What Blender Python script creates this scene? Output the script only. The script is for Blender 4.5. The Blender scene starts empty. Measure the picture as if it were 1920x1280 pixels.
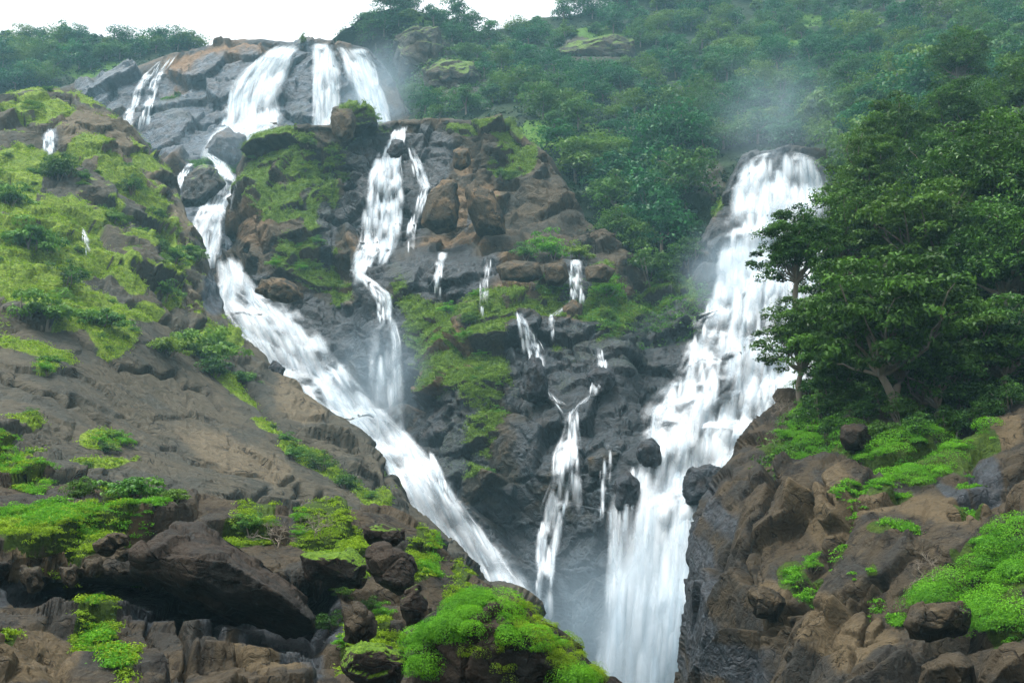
import bpy, math, random
import numpy as np
from mathutils import Vector
from mathutils.bvhtree import BVHTree

R = math.radians
random.seed(7)
SC = bpy.context.scene
COL = SC.collection

# ------------------------------------------------------------------ camera
F_PX, PITCH = 2100.0, R(12)
cam_d = bpy.data.cameras.new('camera')
cam_d.sensor_width = 36.0
cam_d.lens = 36.0 * F_PX / 1920.0
cam_d.clip_start = 0.1
cam_d.clip_end = 5000
cam = bpy.data.objects.new('camera', cam_d)
COL.objects.link(cam)
cam.location = (0, 0, 0)
cam.rotation_euler = (R(90) + PITCH, 0, 0)
SC.camera = cam

# ------------------------------------------------------------------ sky, sun, exposure
SUN_EL, SUN_AZ = R(72), R(-110)          # high, from behind the camera's left shoulder
world = bpy.data.worlds.new('World')
SC.world = world
world.use_nodes = True
wn = world.node_tree.nodes
wl = world.node_tree.links
wn.clear()
w_out = wn.new('ShaderNodeOutputWorld')
w_bg = wn.new('ShaderNodeBackground')
w_sky = wn.new('ShaderNodeTexSky')
w_sky.sky_type = 'NISHITA'
w_sky.sun_disc = False
w_sky.sun_elevation = SUN_EL
w_sky.sun_rotation = SUN_AZ
w_sky.air_density = 1.0
w_sky.dust_density = 6.0
w_sky.ozone_density = 1.0
w_hsv = wn.new('ShaderNodeHueSaturation')
w_hsv.inputs['Saturation'].default_value = 0.08     # white overcast
wl.new(w_sky.outputs[0], w_hsv.inputs['Color'])
wl.new(w_hsv.outputs[0], w_bg.inputs['Color'])
wl.new(w_bg.outputs[0], w_out.inputs['Surface'])
w_bg.inputs['Strength'].default_value = 0.15

sun_d = bpy.data.lights.new('sun', 'SUN')
sun_d.energy = 1.3
sun_d.angle = R(14)
sun_d.color = (1.0, 0.98, 0.94)
sun = bpy.data.objects.new('sun', sun_d)
COL.objects.link(sun)
sd = Vector((math.sin(SUN_AZ) * math.cos(SUN_EL), math.cos(SUN_AZ) * math.cos(SUN_EL), math.sin(SUN_EL)))
sun.rotation_euler = (-sd).to_track_quat('-Z', 'Y').to_euler()

SC.view_settings.view_transform = 'Standard'
SC.view_settings.look = 'None'
SC.view_settings.exposure = 1.55
SC.view_settings.gamma = 1.0
SC.cycles.transparent_max_bounces = 28
SC.cycles.max_bounces = 6
SC.cycles.volume_bounces = 0
SC.cycles.volume_step_rate = 1.0
SC.cycles.volume_max_steps = 128

# ------------------------------------------------------------------ numeric helpers
CP, SP = math.cos(PITCH), math.sin(PITCH)


def unproject(u, v, Y):
    """pixel of the photograph + forward distance in metres -> world point(s)"""
    u = np.asarray(u, float); v = np.asarray(v, float); Y = np.asarray(Y, float)
    x = (u - 960.0) / F_PX
    y = -(v - 640.0) / F_PX
    dy = CP - y * SP
    dz = SP + y * CP
    k = Y / dy
    return np.stack([x * k, Y + 0 * k, dz * k], -1)


def smooth(a, b, x):
    t = np.clip((x - a) / (b - a), 0, 1)
    return t * t * (3 - 2 * t)


U32 = np.uint32


def h3(ix, iy, iz, seed):
    n = ix.astype(np.uint32) * U32(374761393) + iy.astype(np.uint32) * U32(668265263) + iz.astype(np.uint32) * U32(2147483647) + U32((seed * 1274126177) & 0xFFFFFFFF)
    n = (n ^ (n >> U32(13))) * U32(1274126177)
    n = (n ^ (n >> U32(16))) * U32(2246822519)
    return n ^ (n >> U32(15))


def perlin(P, seed=0):
    f = np.floor(P)
    i = f.astype(np.int32)
    d = P - f
    w = d * d * d * (d * (d * 6 - 15) + 10)
    out = np.zeros(P.shape[:-1])
    for cx in (0, 1):
        for cy in (0, 1):
            for cz in (0, 1):
                h = h3(i[..., 0] + cx, i[..., 1] + cy, i[..., 2] + cz, seed)
                gx = (h & U32(1023)) / 511.5 - 1
                gy = ((h >> U32(10)) & U32(1023)) / 511.5 - 1
                gz = ((h >> U32(20)) & U32(1023)) / 511.5 - 1
                g = gx * (d[..., 0] - cx) + gy * (d[..., 1] - cy) + gz * (d[..., 2] - cz)
                ww = (w[..., 0] if cx else 1 - w[..., 0]) * (w[..., 1] if cy else 1 - w[..., 1]) * (w[..., 2] if cz else 1 - w[..., 2])
                out += g * ww
    return out


def fbm(P, octaves=4, seed=0, gain=0.5):
    a, s, out = 1.0, 1.0, 0
    for o in range(octaves):
        out = out + a * perlin(P * s + o * 17.3, seed + o)
        a *= gain
        s *= 2.03
    return out


def voronoi(P, seed=0):
    """F1, F2, vector to the nearest seed, three random numbers of its cell"""
    sh = P.shape[:-1]
    i = np.floor(P).astype(np.int32)
    F1 = np.full(sh, 9.0, P.dtype); F2 = np.full(sh, 9.0, P.dtype)
    V = np.zeros(P.shape, P.dtype); H = np.zeros(sh, np.uint32)
    for ox in (-1, 0, 1):
        for oy in (-1, 0, 1):
            for oz in (-1, 0, 1):
                cx, cy, cz = i[..., 0] + ox, i[..., 1] + oy, i[..., 2] + oz
                h = h3(cx, cy, cz, seed)
                q = np.stack([cx + (h & U32(1023)) / 1024, cy + ((h >> U32(10)) & U32(1023)) / 1024, cz + ((h >> U32(20)) & U32(1023)) / 1024], -1)
                dv = P - q
                d = np.sqrt((dv * dv).sum(-1))
                near = d < F1
                F2 = np.where(near, F1, np.minimum(F2, d))
                F1 = np.where(near, d, F1)
                V = np.where(near[..., None], dv, V)
                H = np.where(near, h, H)
    g = h3(H, H >> U32(7), H >> U32(3), seed + 91)
    rnd = np.stack([(g & U32(1023)) / 511.5 - 1, ((g >> U32(10)) & U32(1023)) / 511.5 - 1, ((g >> U32(20)) & U32(1023)) / 511.5 - 1], -1)
    return F1, F2, V, rnd


OCT = ((1.0, 1.0), (0.42, 0.55), (0.17, 0.36), (0.075, 0.34))
SLAB = ((1.0, 1.0), (0.42, 0.38), (0.17, 0.22), (0.075, 0.26))


def rock_height(P, size, seed, aniso=(1, 1, 1), octs=OCT, facet=0.35, block=0.25, crack=0.14, crack_w=0.10):
    """blocky, cracked rock relief in metres"""
    h = np.zeros(P.shape[:-1])
    A = np.array(aniso)
    for k, (sc, amp) in enumerate(octs):
        Q = P * A / (size * sc)
        Q = Q + 0.13 * np.stack([perlin(Q * 1.3, seed + 5 + k), perlin(Q * 1.3 + 31, seed + 6 + k), perlin(Q * 1.3 + 77, seed + 7 + k)], -1)
        F1, F2, V, rnd = voronoi(Q, seed + 11 * k)
        hk = block * rnd[..., 0] + facet * (V * rnd).sum(-1) * 1.9
        hk = hk - crack * (1 - smooth(0.0, crack_w, F2 - F1))
        h += hk * size * sc * amp
    h += 0.10 * size * fbm(P / size * 2.2, 5, seed + 40)
    return h


def tps_fit(pts):
    p = np.array(pts, float)
    X = p[:, :2] / 1000.0
    y = np.log(p[:, 2])
    n = len(X)
    d = np.sqrt(((X[:, None] - X[None]) ** 2).sum(-1))
    K = np.where(d > 0, d * d * np.log(d + 1e-12), 0)
    K += np.eye(n) * 2e-4
    Pm = np.hstack([np.ones((n, 1)), X])
    A = np.block([[K, Pm], [Pm.T, np.zeros((3, 3))]])
    sol = np.linalg.solve(A, np.concatenate([y, np.zeros(3)]))
    lo, hi = p[:, 2].min() * 0.85, p[:, 2].max() * 1.15

    def f(u, v):
        q = np.stack([u, v], -1) / 1000.0
        out = sol[n] + sol[n + 1] * q[..., 0] + sol[n + 2] * q[..., 1]
        for k in range(n):
            dd = np.sqrt(((q - X[k]) ** 2).sum(-1))
            out = out + sol[k] * dd * dd * np.log(dd + 1e-12)
        return np.clip(np.exp(out), lo, hi)
    return f


def resample(poly, n):
    p = np.array(poly, float)
    d = np.concatenate([[0], np.cumsum(np.sqrt((np.diff(p[:, :2], axis=0) ** 2).sum(1)))])
    t = np.linspace(0, d[-1], n)
    return np.stack([np.interp(t, d, p[:, k]) for k in range(p.shape[1])], -1)


def ellipses(u, v, items, seed=0, wob=0.5, sc=60.0):
    """soft union of turned ellipses (u, v, ru, rv, turn in degrees), with a ragged edge"""
    m = np.zeros(np.shape(u))
    for e in items:
        a = R(e[4]) if len(e) > 4 else 0
        s = e[5] if len(e) > 5 else 1.0
        du, dv = u - e[0], v - e[1]
        x = (du * math.cos(a) + dv * math.sin(a)) / e[2]
        y = (-du * math.sin(a) + dv * math.cos(a)) / e[3]
        m = np.maximum(m, s * np.clip(1.35 - np.sqrt(x * x + y * y), 0, 1))
    n = fbm(np.stack([u / sc, v / sc, 0 * u + seed], -1), 4, seed)
    return smooth(0.22, 0.5, m + wob * n * (m > 0.02))


def mesh_obj(name, verts, faces, mats=(), attrs=None, smooth_shade=True, parent=None, uv=None, mat_idx=None):
    """faces: (n,3) or (n,4) integer array, or list of such arrays"""
    me = bpy.data.meshes.new(name)
    verts = np.asarray(verts, np.float32).reshape(-1, 3)
    fl = faces if isinstance(faces, list) else [faces]
    fl = [np.asarray(f, np.int32) for f in fl if len(f)]
    nloop = sum(f.size for f in fl)
    npoly = sum(len(f) for f in fl)
    me.vertices.add(len(verts))
    me.vertices.foreach_set('co', verts.ravel())
    me.loops.add(nloop)
    me.loops.foreach_set('vertex_index', np.concatenate([f.ravel() for f in fl]))
    me.polygons.add(npoly)
    tot = np.concatenate([np.full(len(f), f.shape[1], np.int32) for f in fl])
    st = np.concatenate([[0], np.cumsum(tot)[:-1]]).astype(np.int32)
    me.polygons.foreach_set('loop_start', st)
    if smooth_shade:
        me.polygons.foreach_set('use_smooth', np.ones(npoly, bool))
    if mat_idx is not None:
        me.polygons.foreach_set('material_index', np.asarray(mat_idx, np.int32))
    me.update(calc_edges=True)
    for k, a in (attrs or {}).items():
        at = me.attributes.new(k, 'FLOAT', 'POINT')
        at.data.foreach_set('value', np.asarray(a, np.float32).ravel())
    if uv is not None:
        lay = me.uv_layers.new(name='UVMap')
        li = np.concatenate([f.ravel() for f in fl])
        lay.data.foreach_set('uv', np.asarray(uv, np.float32)[li].ravel())
    for m in mats:
        me.materials.append(m)
    ob = bpy.data.objects.new(name, me)
    COL.objects.link(ob)
    if parent is not None:
        ob.parent = parent
    return ob


def tag(o, label=None, cat=None, group=None, kind=None):
    if label: o['label'] = label
    if cat: o['category'] = cat
    if group: o['group'] = group
    if kind: o['kind'] = kind
    return o


def empty(name, loc, rz=0.0):
    o = bpy.data.objects.new(name, None)
    COL.objects.link(o)
    o.location = loc
    o.rotation_euler = (0, 0, rz)
    return o


# ------------------------------------------------------------------ materials
class NT:
    def __init__(self, name):
        self.m = bpy.data.materials.new(name)
        self.m.use_nodes = True
        self.n = self.m.node_tree.nodes
        self.l = self.m.node_tree.links
        self.n.clear()
        self.out = self.n.new('ShaderNodeOutputMaterial')

    def node(self, t, **kw):
        o = self.n.new(t)
        for k, v in kw.items():
            setattr(o, k, v)
        return o

    def set(self, sock, val):
        if hasattr(val, 'is_linked'):
            self.l.new(val, sock)
        elif isinstance(val, tuple) and len(val) == 3 and sock.type == 'RGBA':
            sock.default_value = (*val, 1)
        else:
            sock.default_value = val

    def math(self, op, a, b=0.0, c=None, clamp=False):
        o = self.node('ShaderNodeMath', operation=op, use_clamp=clamp)
        self.set(o.inputs[0], a); self.set(o.inputs[1], b)
        if c is not None: self.set(o.inputs[2], c)
        return o.outputs[0]

    def mix(self, f, a, b, blend='MIX'):
        o = self.node('ShaderNodeMix', data_type='RGBA', blend_type=blend)
        self.set(o.inputs[0], f); self.set(o.inputs[6], a); self.set(o.inputs[7], b)
        return o.outputs[2]

    def attr(self, name):
        return self.node('ShaderNodeAttribute', attribute_name=name).outputs['Fac']

    def ramp(self, f, a, b, lo=0.0, hi=1.0):
        o = self.node('ShaderNodeMapRange', interpolation_type='SMOOTHSTEP')
        self.set(o.inputs[0], f)
        for k, x in enumerate((a, b, lo, hi)):
            o.inputs[k + 1].default_value = x
        return o.outputs[0]

    def coords(self, kind='Object', scale=(1, 1, 1), rot=(0, 0, 0)):
        t = self.node('ShaderNodeTexCoord')
        mp = self.node('ShaderNodeMapping')
        mp.inputs['Scale'].default_value = scale
        mp.inputs['Rotation'].default_value = rot
        self.l.new(t.outputs[kind], mp.inputs[0])
        return mp.outputs[0]

    def noise(self, co, scale, detail=4.0, rough=0.55, dist=0.0):
        o = self.node('ShaderNodeTexNoise')
        self.l.new(co, o.inputs['Vector'])
        o.inputs['Scale'].default_value = scale
        o.inputs['Detail'].default_value = detail
        o.inputs['Roughness'].default_value = rough
        o.inputs['Distortion'].default_value = dist
        return o.outputs[0]

    def voro(self, co, scale, feature='DISTANCE_TO_EDGE'):
        o = self.node('ShaderNodeTexVoronoi', feature=feature)
        self.l.new(co, o.inputs['Vector'])
        o.inputs['Scale'].default_value = scale
        return o.outputs[0]


def rock_material(name, s=1.0, brown=(0.150, 0.098, 0.056), grey=(0.085, 0.078, 0.070), dark=(0.022, 0.020, 0.018),
                  tan=(0.30, 0.19, 0.10), wetc=(0.030, 0.040, 0.050), moss=(0.075, 0.120, 0.016), streak=0.6, rough=0.72):
    """s: size in metres of the broad mottling. Masks moss / tan / wet are point attributes."""
    t = NT(name)
    co = t.coords('Object')
    cs = t.coords('Object', scale=(1, 1, 0.16))
    n1 = t.noise(co, 0.35 / s, 6, 0.6, 0.4)
    n2 = t.noise(co, 1.9 / s, 6, 0.65)
    n3 = t.noise(cs, 1.3 / s, 5, 0.6, 0.3)
    n4 = t.noise(co, 9.0 / s, 5, 0.7)
    c = t.mix(t.ramp(n1, 0.42, 0.6), brown, grey)
    c = t.mix(t.math('MULTIPLY', t.ramp(n2, 0.5, 0.72), 0.55), c, tuple(x * 1.75 for x in brown))
    c = t.mix(t.math('MULTIPLY', t.ramp(n3, 0.53, 0.68), streak), c, dark)
    c = t.mix(t.math('MULTIPLY', t.attr('tan'), t.ramp(n2, 0.3, 0.55, 0.35, 1.0)), c, tan)
    c = t.mix(t.math('MULTIPLY', t.ramp(n4, 0.55, 0.75), 0.35), c, dark)
    c = t.mix(t.math('MULTIPLY', t.ramp(n4, 0.48, 0.30), 0.25), c, tuple(min(1, x * 2.2) for x in grey))
    cw = t.node('ShaderNodeVectorMath', operation='MULTIPLY_ADD')
    nz = t.node('ShaderNodeTexNoise')
    t.l.new(co, nz.inputs['Vector']); nz.inputs['Scale'].default_value = 0.9 / s
    t.l.new(nz.outputs['Color'], cw.inputs[0]); cw.inputs[1].default_value = (2.6 * s,) * 3; t.l.new(co, cw.inputs[2])
    k1 = t.voro(cw.outputs[0], 0.42 / s)
    k2 = t.voro(cw.outputs[0], 1.5 / s)
    ck = t.math('MAXIMUM', t.ramp(k1, 0.028, 0.004), t.math('MULTIPLY', t.ramp(k2, 0.04, 0.005), 0.55))
    ck = t.math('MULTIPLY', ck, t.ramp(n2, 0.42, 0.62, 0.0, 1.0))
    c = t.mix(t.math('MULTIPLY', ck, 0.85), c, tuple(x * 0.6 for x in dark))
    wet = t.attr('wet')
    wm = t.math('MULTIPLY', wet, t.ramp(n2, 0.25, 0.6, 0.75, 1.0))
    c = t.mix(wm, c, t.mix(t.ramp(n2, 0.4, 0.65), wetc, tuple(x * 2.1 for x in wetc)))
    mcol = t.mix(t.ramp(n2, 0.35, 0.65), moss, tuple(x * f for x, f in zip(moss, (1.7, 1.5, 1.2))))
    mcol = t.mix(t.ramp(n4, 0.4, 0.65), mcol, tuple(x * f for x, f in zip(moss, (0.45, 0.5, 0.6))))
    ma = t.math('ADD', t.attr('moss'), t.math('MULTIPLY', t.math('SUBTRACT', n4, 0.5), 0.9))
    c = t.mix(t.ramp(ma, 0.4, 0.62), c, mcol)
    b = t.node('ShaderNodeBsdfPrincipled')
    t.set(b.inputs['Base Color'], c)
    rg = t.mix(wm, (rough,) * 3, (0.40,) * 3)
    t.l.new(rg, b.inputs['Roughness'])
    t.l.new(t.math('MULTIPLY_ADD', wm, 0.10, 0.08), b.inputs['Specular IOR Level'])
    bp = t.node('ShaderNodeBump')
    bp.inputs['Strength'].default_value = 0.85
    bp.inputs['Distance'].default_value = 0.16 * s
    hgt = t.math('ADD', t.math('MULTIPLY', n2, 1.0), t.math('MULTIPLY', n4, 0.5))
    k3 = t.voro(cw.outputs[0], 2.3 / s, 'F1')
    hgt = t.math('ADD', hgt, t.math('MULTIPLY', k3, 0.55))
    hgt = t.math('SUBTRACT', hgt, t.math('MULTIPLY', ck, 0.5))
    t.l.new(hgt, bp.inputs['Height'])
    t.l.new(bp.outputs[0], b.inputs['Normal'])
    t.l.new(b.outputs[0], t.out.inputs[0])
    return t.m


def leaf_material(name, dark, light, warm=None, trans=0.3, gloss=0.45, obj_var=0.5, gamma=1.0):
    """light / dark leaf colour by the leaf's own tint attribute, hue varied from plant to plant"""
    t = NT(name)
    c = t.mix(t.math('POWER', t.attr('tint'), gamma), dark, light)
    if warm is not None:
        oi = t.node('ShaderNodeObjectInfo')
        c = t.mix(t.math('MULTIPLY', t.ramp(oi.outputs['Random'], 0.35, 1.0), obj_var), c, warm)
    d = t.node('ShaderNodeBsdfPrincipled')
    t.set(d.inputs['Base Color'], c)
    d.inputs['Roughness'].default_value = gloss
    d.inputs['Specular IOR Level'].default_value = 0.14
    tr = t.node('ShaderNodeBsdfTranslucent')
    t.set(tr.inputs['Color'], c)
    mx = t.node('ShaderNodeMixShader')
    mx.inputs[0].default_value = trans
    t.l.new(d.outputs[0], mx.inputs[1]); t.l.new(tr.outputs[0], mx.inputs[2])
    t.l.new(mx.outputs[0], t.out.inputs[0])
    return t.m


def bark_material():
    t = NT('bark')
    co = t.coords('Object', scale=(1, 1, 0.2))
    n = t.noise(co, 6, 5, 0.65)
    c = t.mix(n, (0.05, 0.04, 0.03), (0.24, 0.20, 0.15))
    b = t.node('ShaderNodeBsdfPrincipled')
    t.set(b.inputs['Base Color'], c)
    b.inputs['Roughness'].default_value = 0.85
    t.l.new(b.outputs[0], t.out.inputs[0])
    return t.m


def water_material():
    """white aerated water; 'across' 0..1, 'dens' thickness; streaks run with the flow (UV in metres)"""
    t = NT('white_water')
    uvn = t.node('ShaderNodeUVMap', uv_map='UVMap')

    def m(sx, sy):
        mp = t.node('ShaderNodeMapping')
        mp.inputs['Scale'].default_value = (sx, sy, 1)
        t.l.new(uvn.outputs[0], mp.inputs[0])
        return mp.outputs[0]
    s1 = t.noise(m(0.9, 0.05), 1.0, 3, 0.5, 0.4)
    s2 = t.noise(m(0.28, 0.05), 1.0, 4, 0.6, 0.9)
    s3 = t.noise(m(0.22, 0.16), 1.0, 4, 0.6, 0.5)
    d = t.attr('dens')
    a = t.math('ADD', d, t.math('MULTIPLY', t.math('SUBTRACT', s1, 0.5), t.attr('streak')))
    a = t.math('ADD', a, t.math('MULTIPLY', t.math('SUBTRACT', s2, 0.5), 1.1))
    a = t.math('ADD', a, t.math('MULTIPLY', t.math('SUBTRACT', s3, 0.5), t.attr('patch')))
    a = t.ramp(a, -0.05, 1.1, 0.0, 0.97)
    a = t.math('MULTIPLY', a, t.attr('edge'))
    c = t.mix(t.ramp(s1, 0.3, 0.6), (0.50, 0.59, 0.65), (0.75, 0.78, 0.80))
    df = t.node('ShaderNodeBsdfDiffuse'); t.set(df.inputs['Color'], c)
    tl = t.node('ShaderNodeBsdfTranslucent'); t.set(tl.inputs['Color'], c)
    mx = t.node('ShaderNodeMixShader'); mx.inputs[0].default_value = 0.35
    t.l.new(df.outputs[0], mx.inputs[1]); t.l.new(tl.outputs[0], mx.inputs[2])
    tp = t.node('ShaderNodeBsdfTransparent')
    m2 = t.node('ShaderNodeMixShader')
    t.l.new(a, m2.inputs[0])
    t.l.new(tp.outputs[0], m2.inputs[1]); t.l.new(mx.outputs[0], m2.inputs[2])
    t.l.new(m2.outputs[0], t.out.inputs[0])
    return t.m


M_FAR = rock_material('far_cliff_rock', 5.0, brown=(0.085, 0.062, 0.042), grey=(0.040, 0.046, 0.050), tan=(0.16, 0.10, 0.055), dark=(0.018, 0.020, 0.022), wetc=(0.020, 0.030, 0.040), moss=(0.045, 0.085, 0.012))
M_MID = rock_material('cliff_rock', 3.0, brown=(0.052, 0.041, 0.026), grey=(0.030, 0.029, 0.023), tan=(0.125, 0.084, 0.046), dark=(0.012, 0.012, 0.012), wetc=(0.0105, 0.0145, 0.017), moss=(0.058, 0.105, 0.010))
M_SLOPE = rock_material('slope_rock', 3.5, brown=(0.054, 0.047, 0.032), grey=(0.036, 0.036, 0.029), tan=(0.096, 0.077, 0.049), dark=(0.022, 0.020, 0.017), streak=0.5, moss=(0.095, 0.150, 0.014))
M_NEAR = rock_material('near_rock', 1.0, brown=(0.040, 0.031, 0.019), grey=(0.022, 0.021, 0.018), tan=(0.072, 0.054, 0.030), dark=(0.008, 0.007, 0.006), wetc=(0.014, 0.017, 0.020), moss=(0.026, 0.048, 0.006), streak=0.8)
M_DARKROCK = rock_material('dark_boulder_rock', 0.8, brown=(0.028, 0.021, 0.015), grey=(0.019, 0.018, 0.016), tan=(0.08, 0.045, 0.022), dark=(0.007, 0.006, 0.006), moss=(0.060, 0.115, 0.010))
M_WETROCK = rock_material('wet_boulder_rock', 2.0, brown=(0.028, 0.023, 0.019), grey=(0.022, 0.025, 0.028), dark=(0.008, 0.008, 0.009), wetc=(0.014, 0.019, 0.024))
M_FOREST_FLOOR = rock_material('forest_floor', 5.0, brown=(0.014, 0.028, 0.010), grey=(0.010, 0.022, 0.010), dark=(0.006, 0.012, 0.006),
                               tan=(0.050, 0.046, 0.036), moss=(0.045, 0.105, 0.010))
M_BARK = bark_material()
M_FARLEAF = leaf_material('far_foliage', (0.001, 0.024, 0.010), (0.030, 0.160, 0.034), (0.095, 0.170, 0.012), obj_var=0.8)
M_UNDER = leaf_material('shaded_scrub', (0.001, 0.012, 0.004), (0.007, 0.038, 0.010))  # near-black greens put the shadow between the crowns into the leaf colour
M_NEARLEAF = leaf_material('near_foliage', (0.001, 0.018, 0.004), (0.090, 0.220, 0.026), (0.075, 0.145, 0.008), obj_var=0.4, gamma=1.5)  # wide random tint range paints leaf highlights and black gaps into the colour
M_BUSH = leaf_material('bush_foliage', (0.014, 0.080, 0.014), (0.110, 0.250, 0.022), (0.16, 0.22, 0.012), obj_var=0.55)
M_GRASS = leaf_material('bright_grass', (0.030, 0.140, 0.007), (0.135, 0.360, 0.012), trans=0.35, gloss=0.6)
M_YGRASS = leaf_material('yellow_green_grass', (0.070, 0.150, 0.006), (0.240, 0.370, 0.012), trans=0.35, gloss=0.6)
M_WATER = water_material()

# ------------------------------------------------------------------ terrain sheets
SHEETS = {}


def sheet(name, top, bottom, depth, nc, nr, mat, rock, moss=(), tan=(), wet=(), calm=(), seed=1, fold=(14, 3.0), mossup=0.0,
          strength=0.5, ledges=None, wob=0.5, calm_amt=0.8, grooves=()):
    """a curved rock face: 'top' is its skyline, behind which it rolls over backwards"""
    f = tps_fit(depth)
    tp = np.array(top, float); bt = np.array(bottom, float)
    uf = np.linspace(tp[0, 0], tp[-1, 0], 4000)
    vf = np.interp(uf, tp[:, 0], tp[:, 1])
    dd = np.concatenate([[0], np.cumsum(np.sqrt(np.diff(uf) ** 2 + (0.35 * np.diff(vf)) ** 2))])
    uc = np.interp(np.linspace(0, dd[-1], nc), dd, uf)
    T = np.stack([uc, np.interp(uc, tp[:, 0], tp[:, 1])], -1)
    B = np.stack([uc, np.interp(uc, bt[:, 0], bt[:, 1])], -1)
    if len(bt) == len(tp):                                     # paired outline points: columns run between the pairs
        ar = np.concatenate([[0], np.cumsum(np.sqrt((np.diff(tp, axis=0) ** 2).sum(1)))])
        tq = np.linspace(0, ar[-1], nc)
        T = np.stack([np.interp(tq, ar, tp[:, k]) for k in (0, 1)], -1)
        B = np.stack([np.interp(tq, ar, bt[:, k]) for k in (0, 1)], -1)
    t = np.linspace(0, 1, nr)[:, None, None]
    uv = B[None] * (1 - t) + T[None] * t                       # (nr, nc, 2)
    U, V = uv[..., 0], uv[..., 1]
    Y = f(U, V)
    if ledges is not None:
        Y = ledges(U, V, Y)
    P = unproject(U, V, Y)
    nf, step = fold
    last = P[-1]
    back = last.copy(); back[:, 2] = 0
    back /= np.linalg.norm(back, axis=1, keepdims=True)
    rows = []
    cur = last
    for k in range(1, nf + 1):
        a = R(35 - 95 * k / nf)
        cur = cur + step * (back * math.cos(a) + np.array([0, 0, 1.0]) * math.sin(a))
        rows.append(cur)
    if rows:
        P = np.concatenate([P, np.stack(rows)], 0)
        U = np.concatenate([U, np.repeat(U[-1:], nf, 0)], 0)
        V = np.concatenate([V, np.repeat(V[-1:], nf, 0)], 0)
    du = np.gradient(P, axis=1); dv = np.gradient(P, axis=0)
    N = np.cross(du, dv)
    N /= np.linalg.norm(N, axis=-1, keepdims=True) + 1e-9
    N = np.where((N * P).sum(-1, keepdims=True) > 0, N, N)     # grid winding already faces the camera
    flip = np.sign(-(N[: nr] * P[: nr]).sum(-1).mean())
    N *= flip
    h = rock_height(P.astype(np.float32), seed=seed, **rock) * strength
    cm = ellipses(U, V, calm, seed + 3, 0.3) if len(calm) else 0 * U
    h = h * (1 - calm_amt * cm)
    row = np.linalg.norm(dv, axis=-1)
    colw = np.linalg.norm(du, axis=-1)
    st = np.maximum(row, colw) / (0.075 * rock['size'])
    st = np.minimum(st, np.roll(st, 1, 0) * 1.5)
    h = h / (1 + np.maximum(st - 0.6, 0) ** 2)
    for pl, wpx, dep in grooves:
        g = np.full(U.shape, 1e9)
        q = resample([(a_ + 7 * math.sin(b_ * 0.13), b_ + 6 * math.sin(a_ * 0.11)) for a_, b_ in resample(pl, 9)], 40)
        for a_, b_ in zip(q[:-1], q[1:]):
            e_ = b_ - a_
            tt_ = np.clip(((U - a_[0]) * e_[0] + (V - a_[1]) * e_[1]) / (e_ @ e_ + 1e-9), 0, 1)
            g = np.minimum(g, (U - a_[0] - tt_ * e_[0]) ** 2 + (V - a_[1] - tt_ * e_[1]) ** 2)
        h = h - dep * np.exp(-g / (wpx * wpx))
    sr = np.maximum(row, 0.6 * np.median(row)); sc_ = np.maximum(colw, 0.6 * np.median(colw))
    for _ in range(12):
        gr = np.maximum(np.abs(np.gradient(h, axis=0)) / sr, np.abs(np.gradient(h, axis=1)) / sc_)
        m = smooth(2.0, 4.0, gr)
        av = h.copy()
        av[1:-1, 1:-1] = 0.25 * (h[:-2, 1:-1] + h[2:, 1:-1] + h[1:-1, :-2] + h[1:-1, 2:])
        h = h + 0.8 * m * (av - h)
    P = P + N * h[..., None]
    du = np.gradient(P, axis=1); dv = np.gradient(P, axis=0)
    N2 = np.cross(du, dv); N2 /= np.linalg.norm(N2, axis=-1, keepdims=True) + 1e-9
    N2 *= flip
    mo = ellipses(U, V, moss, seed + 1, wob) if len(moss) else 0 * U
    if mossup:
        n = fbm(P / 6.0, 4, seed + 9)
        mo = np.maximum(mo, smooth(0.35, 0.6, N2[..., 2] * 0.5 + 0.9 * n) * mossup * (1 - cm) * smooth(740, 600, V))
    mo = mo * smooth(-0.15, 0.25, N2[..., 2] + 0.15)
    ta = ellipses(U, V, tan, seed + 2, 0.3) if len(tan) else 0 * U
    we = ellipses(U, V, wet, seed + 4, 0.5) if len(wet) else 0 * U
    mo = mo * (1 - 0.6 * we)
    n0, n1 = P.shape[:2]
    idx = np.arange(n0 * n1).reshape(n0, n1)
    q = np.stack([idx[:-1, :-1], idx[:-1, 1:], idx[1:, 1:], idx[1:, :-1]], -1).reshape(-1, 4)
    if flip < 0:
        q = q[:, ::-1]
    ob = mesh_obj(name, P, q, [mat], {'moss': mo, 'tan': ta, 'wet': we})
    tag(ob, kind='structure')
    S = P[::2, ::2]
    m0, m1 = S.shape[:2]
    i2 = np.arange(m0 * m1).reshape(m0, m1)
    q2 = np.stack([i2[:-1, :-1], i2[:-1, 1:], i2[1:, 1:], i2[1:, :-1]], -1).reshape(-1, 4)
    SHEETS[name] = dict(bvh=BVHTree.FromPolygons(S.reshape(-1, 3).tolist(), q2.tolist()), P=P, N=N2, U=U, V=V, moss=mo, wet=we, ob=ob)
    return ob


def hit(u, v, layers):
    d = unproject(u, v, 100.0)
    d = Vector(d).normalized()
    best = None
    for n in layers:
        loc, nrm, i, dist = SHEETS[n]['bvh'].ray_cast(Vector((0, 0, 0)), d, 3000)
        if loc is not None and (best is None or dist < best[2]):
            best = (loc, nrm, dist, n)
    return best


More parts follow.
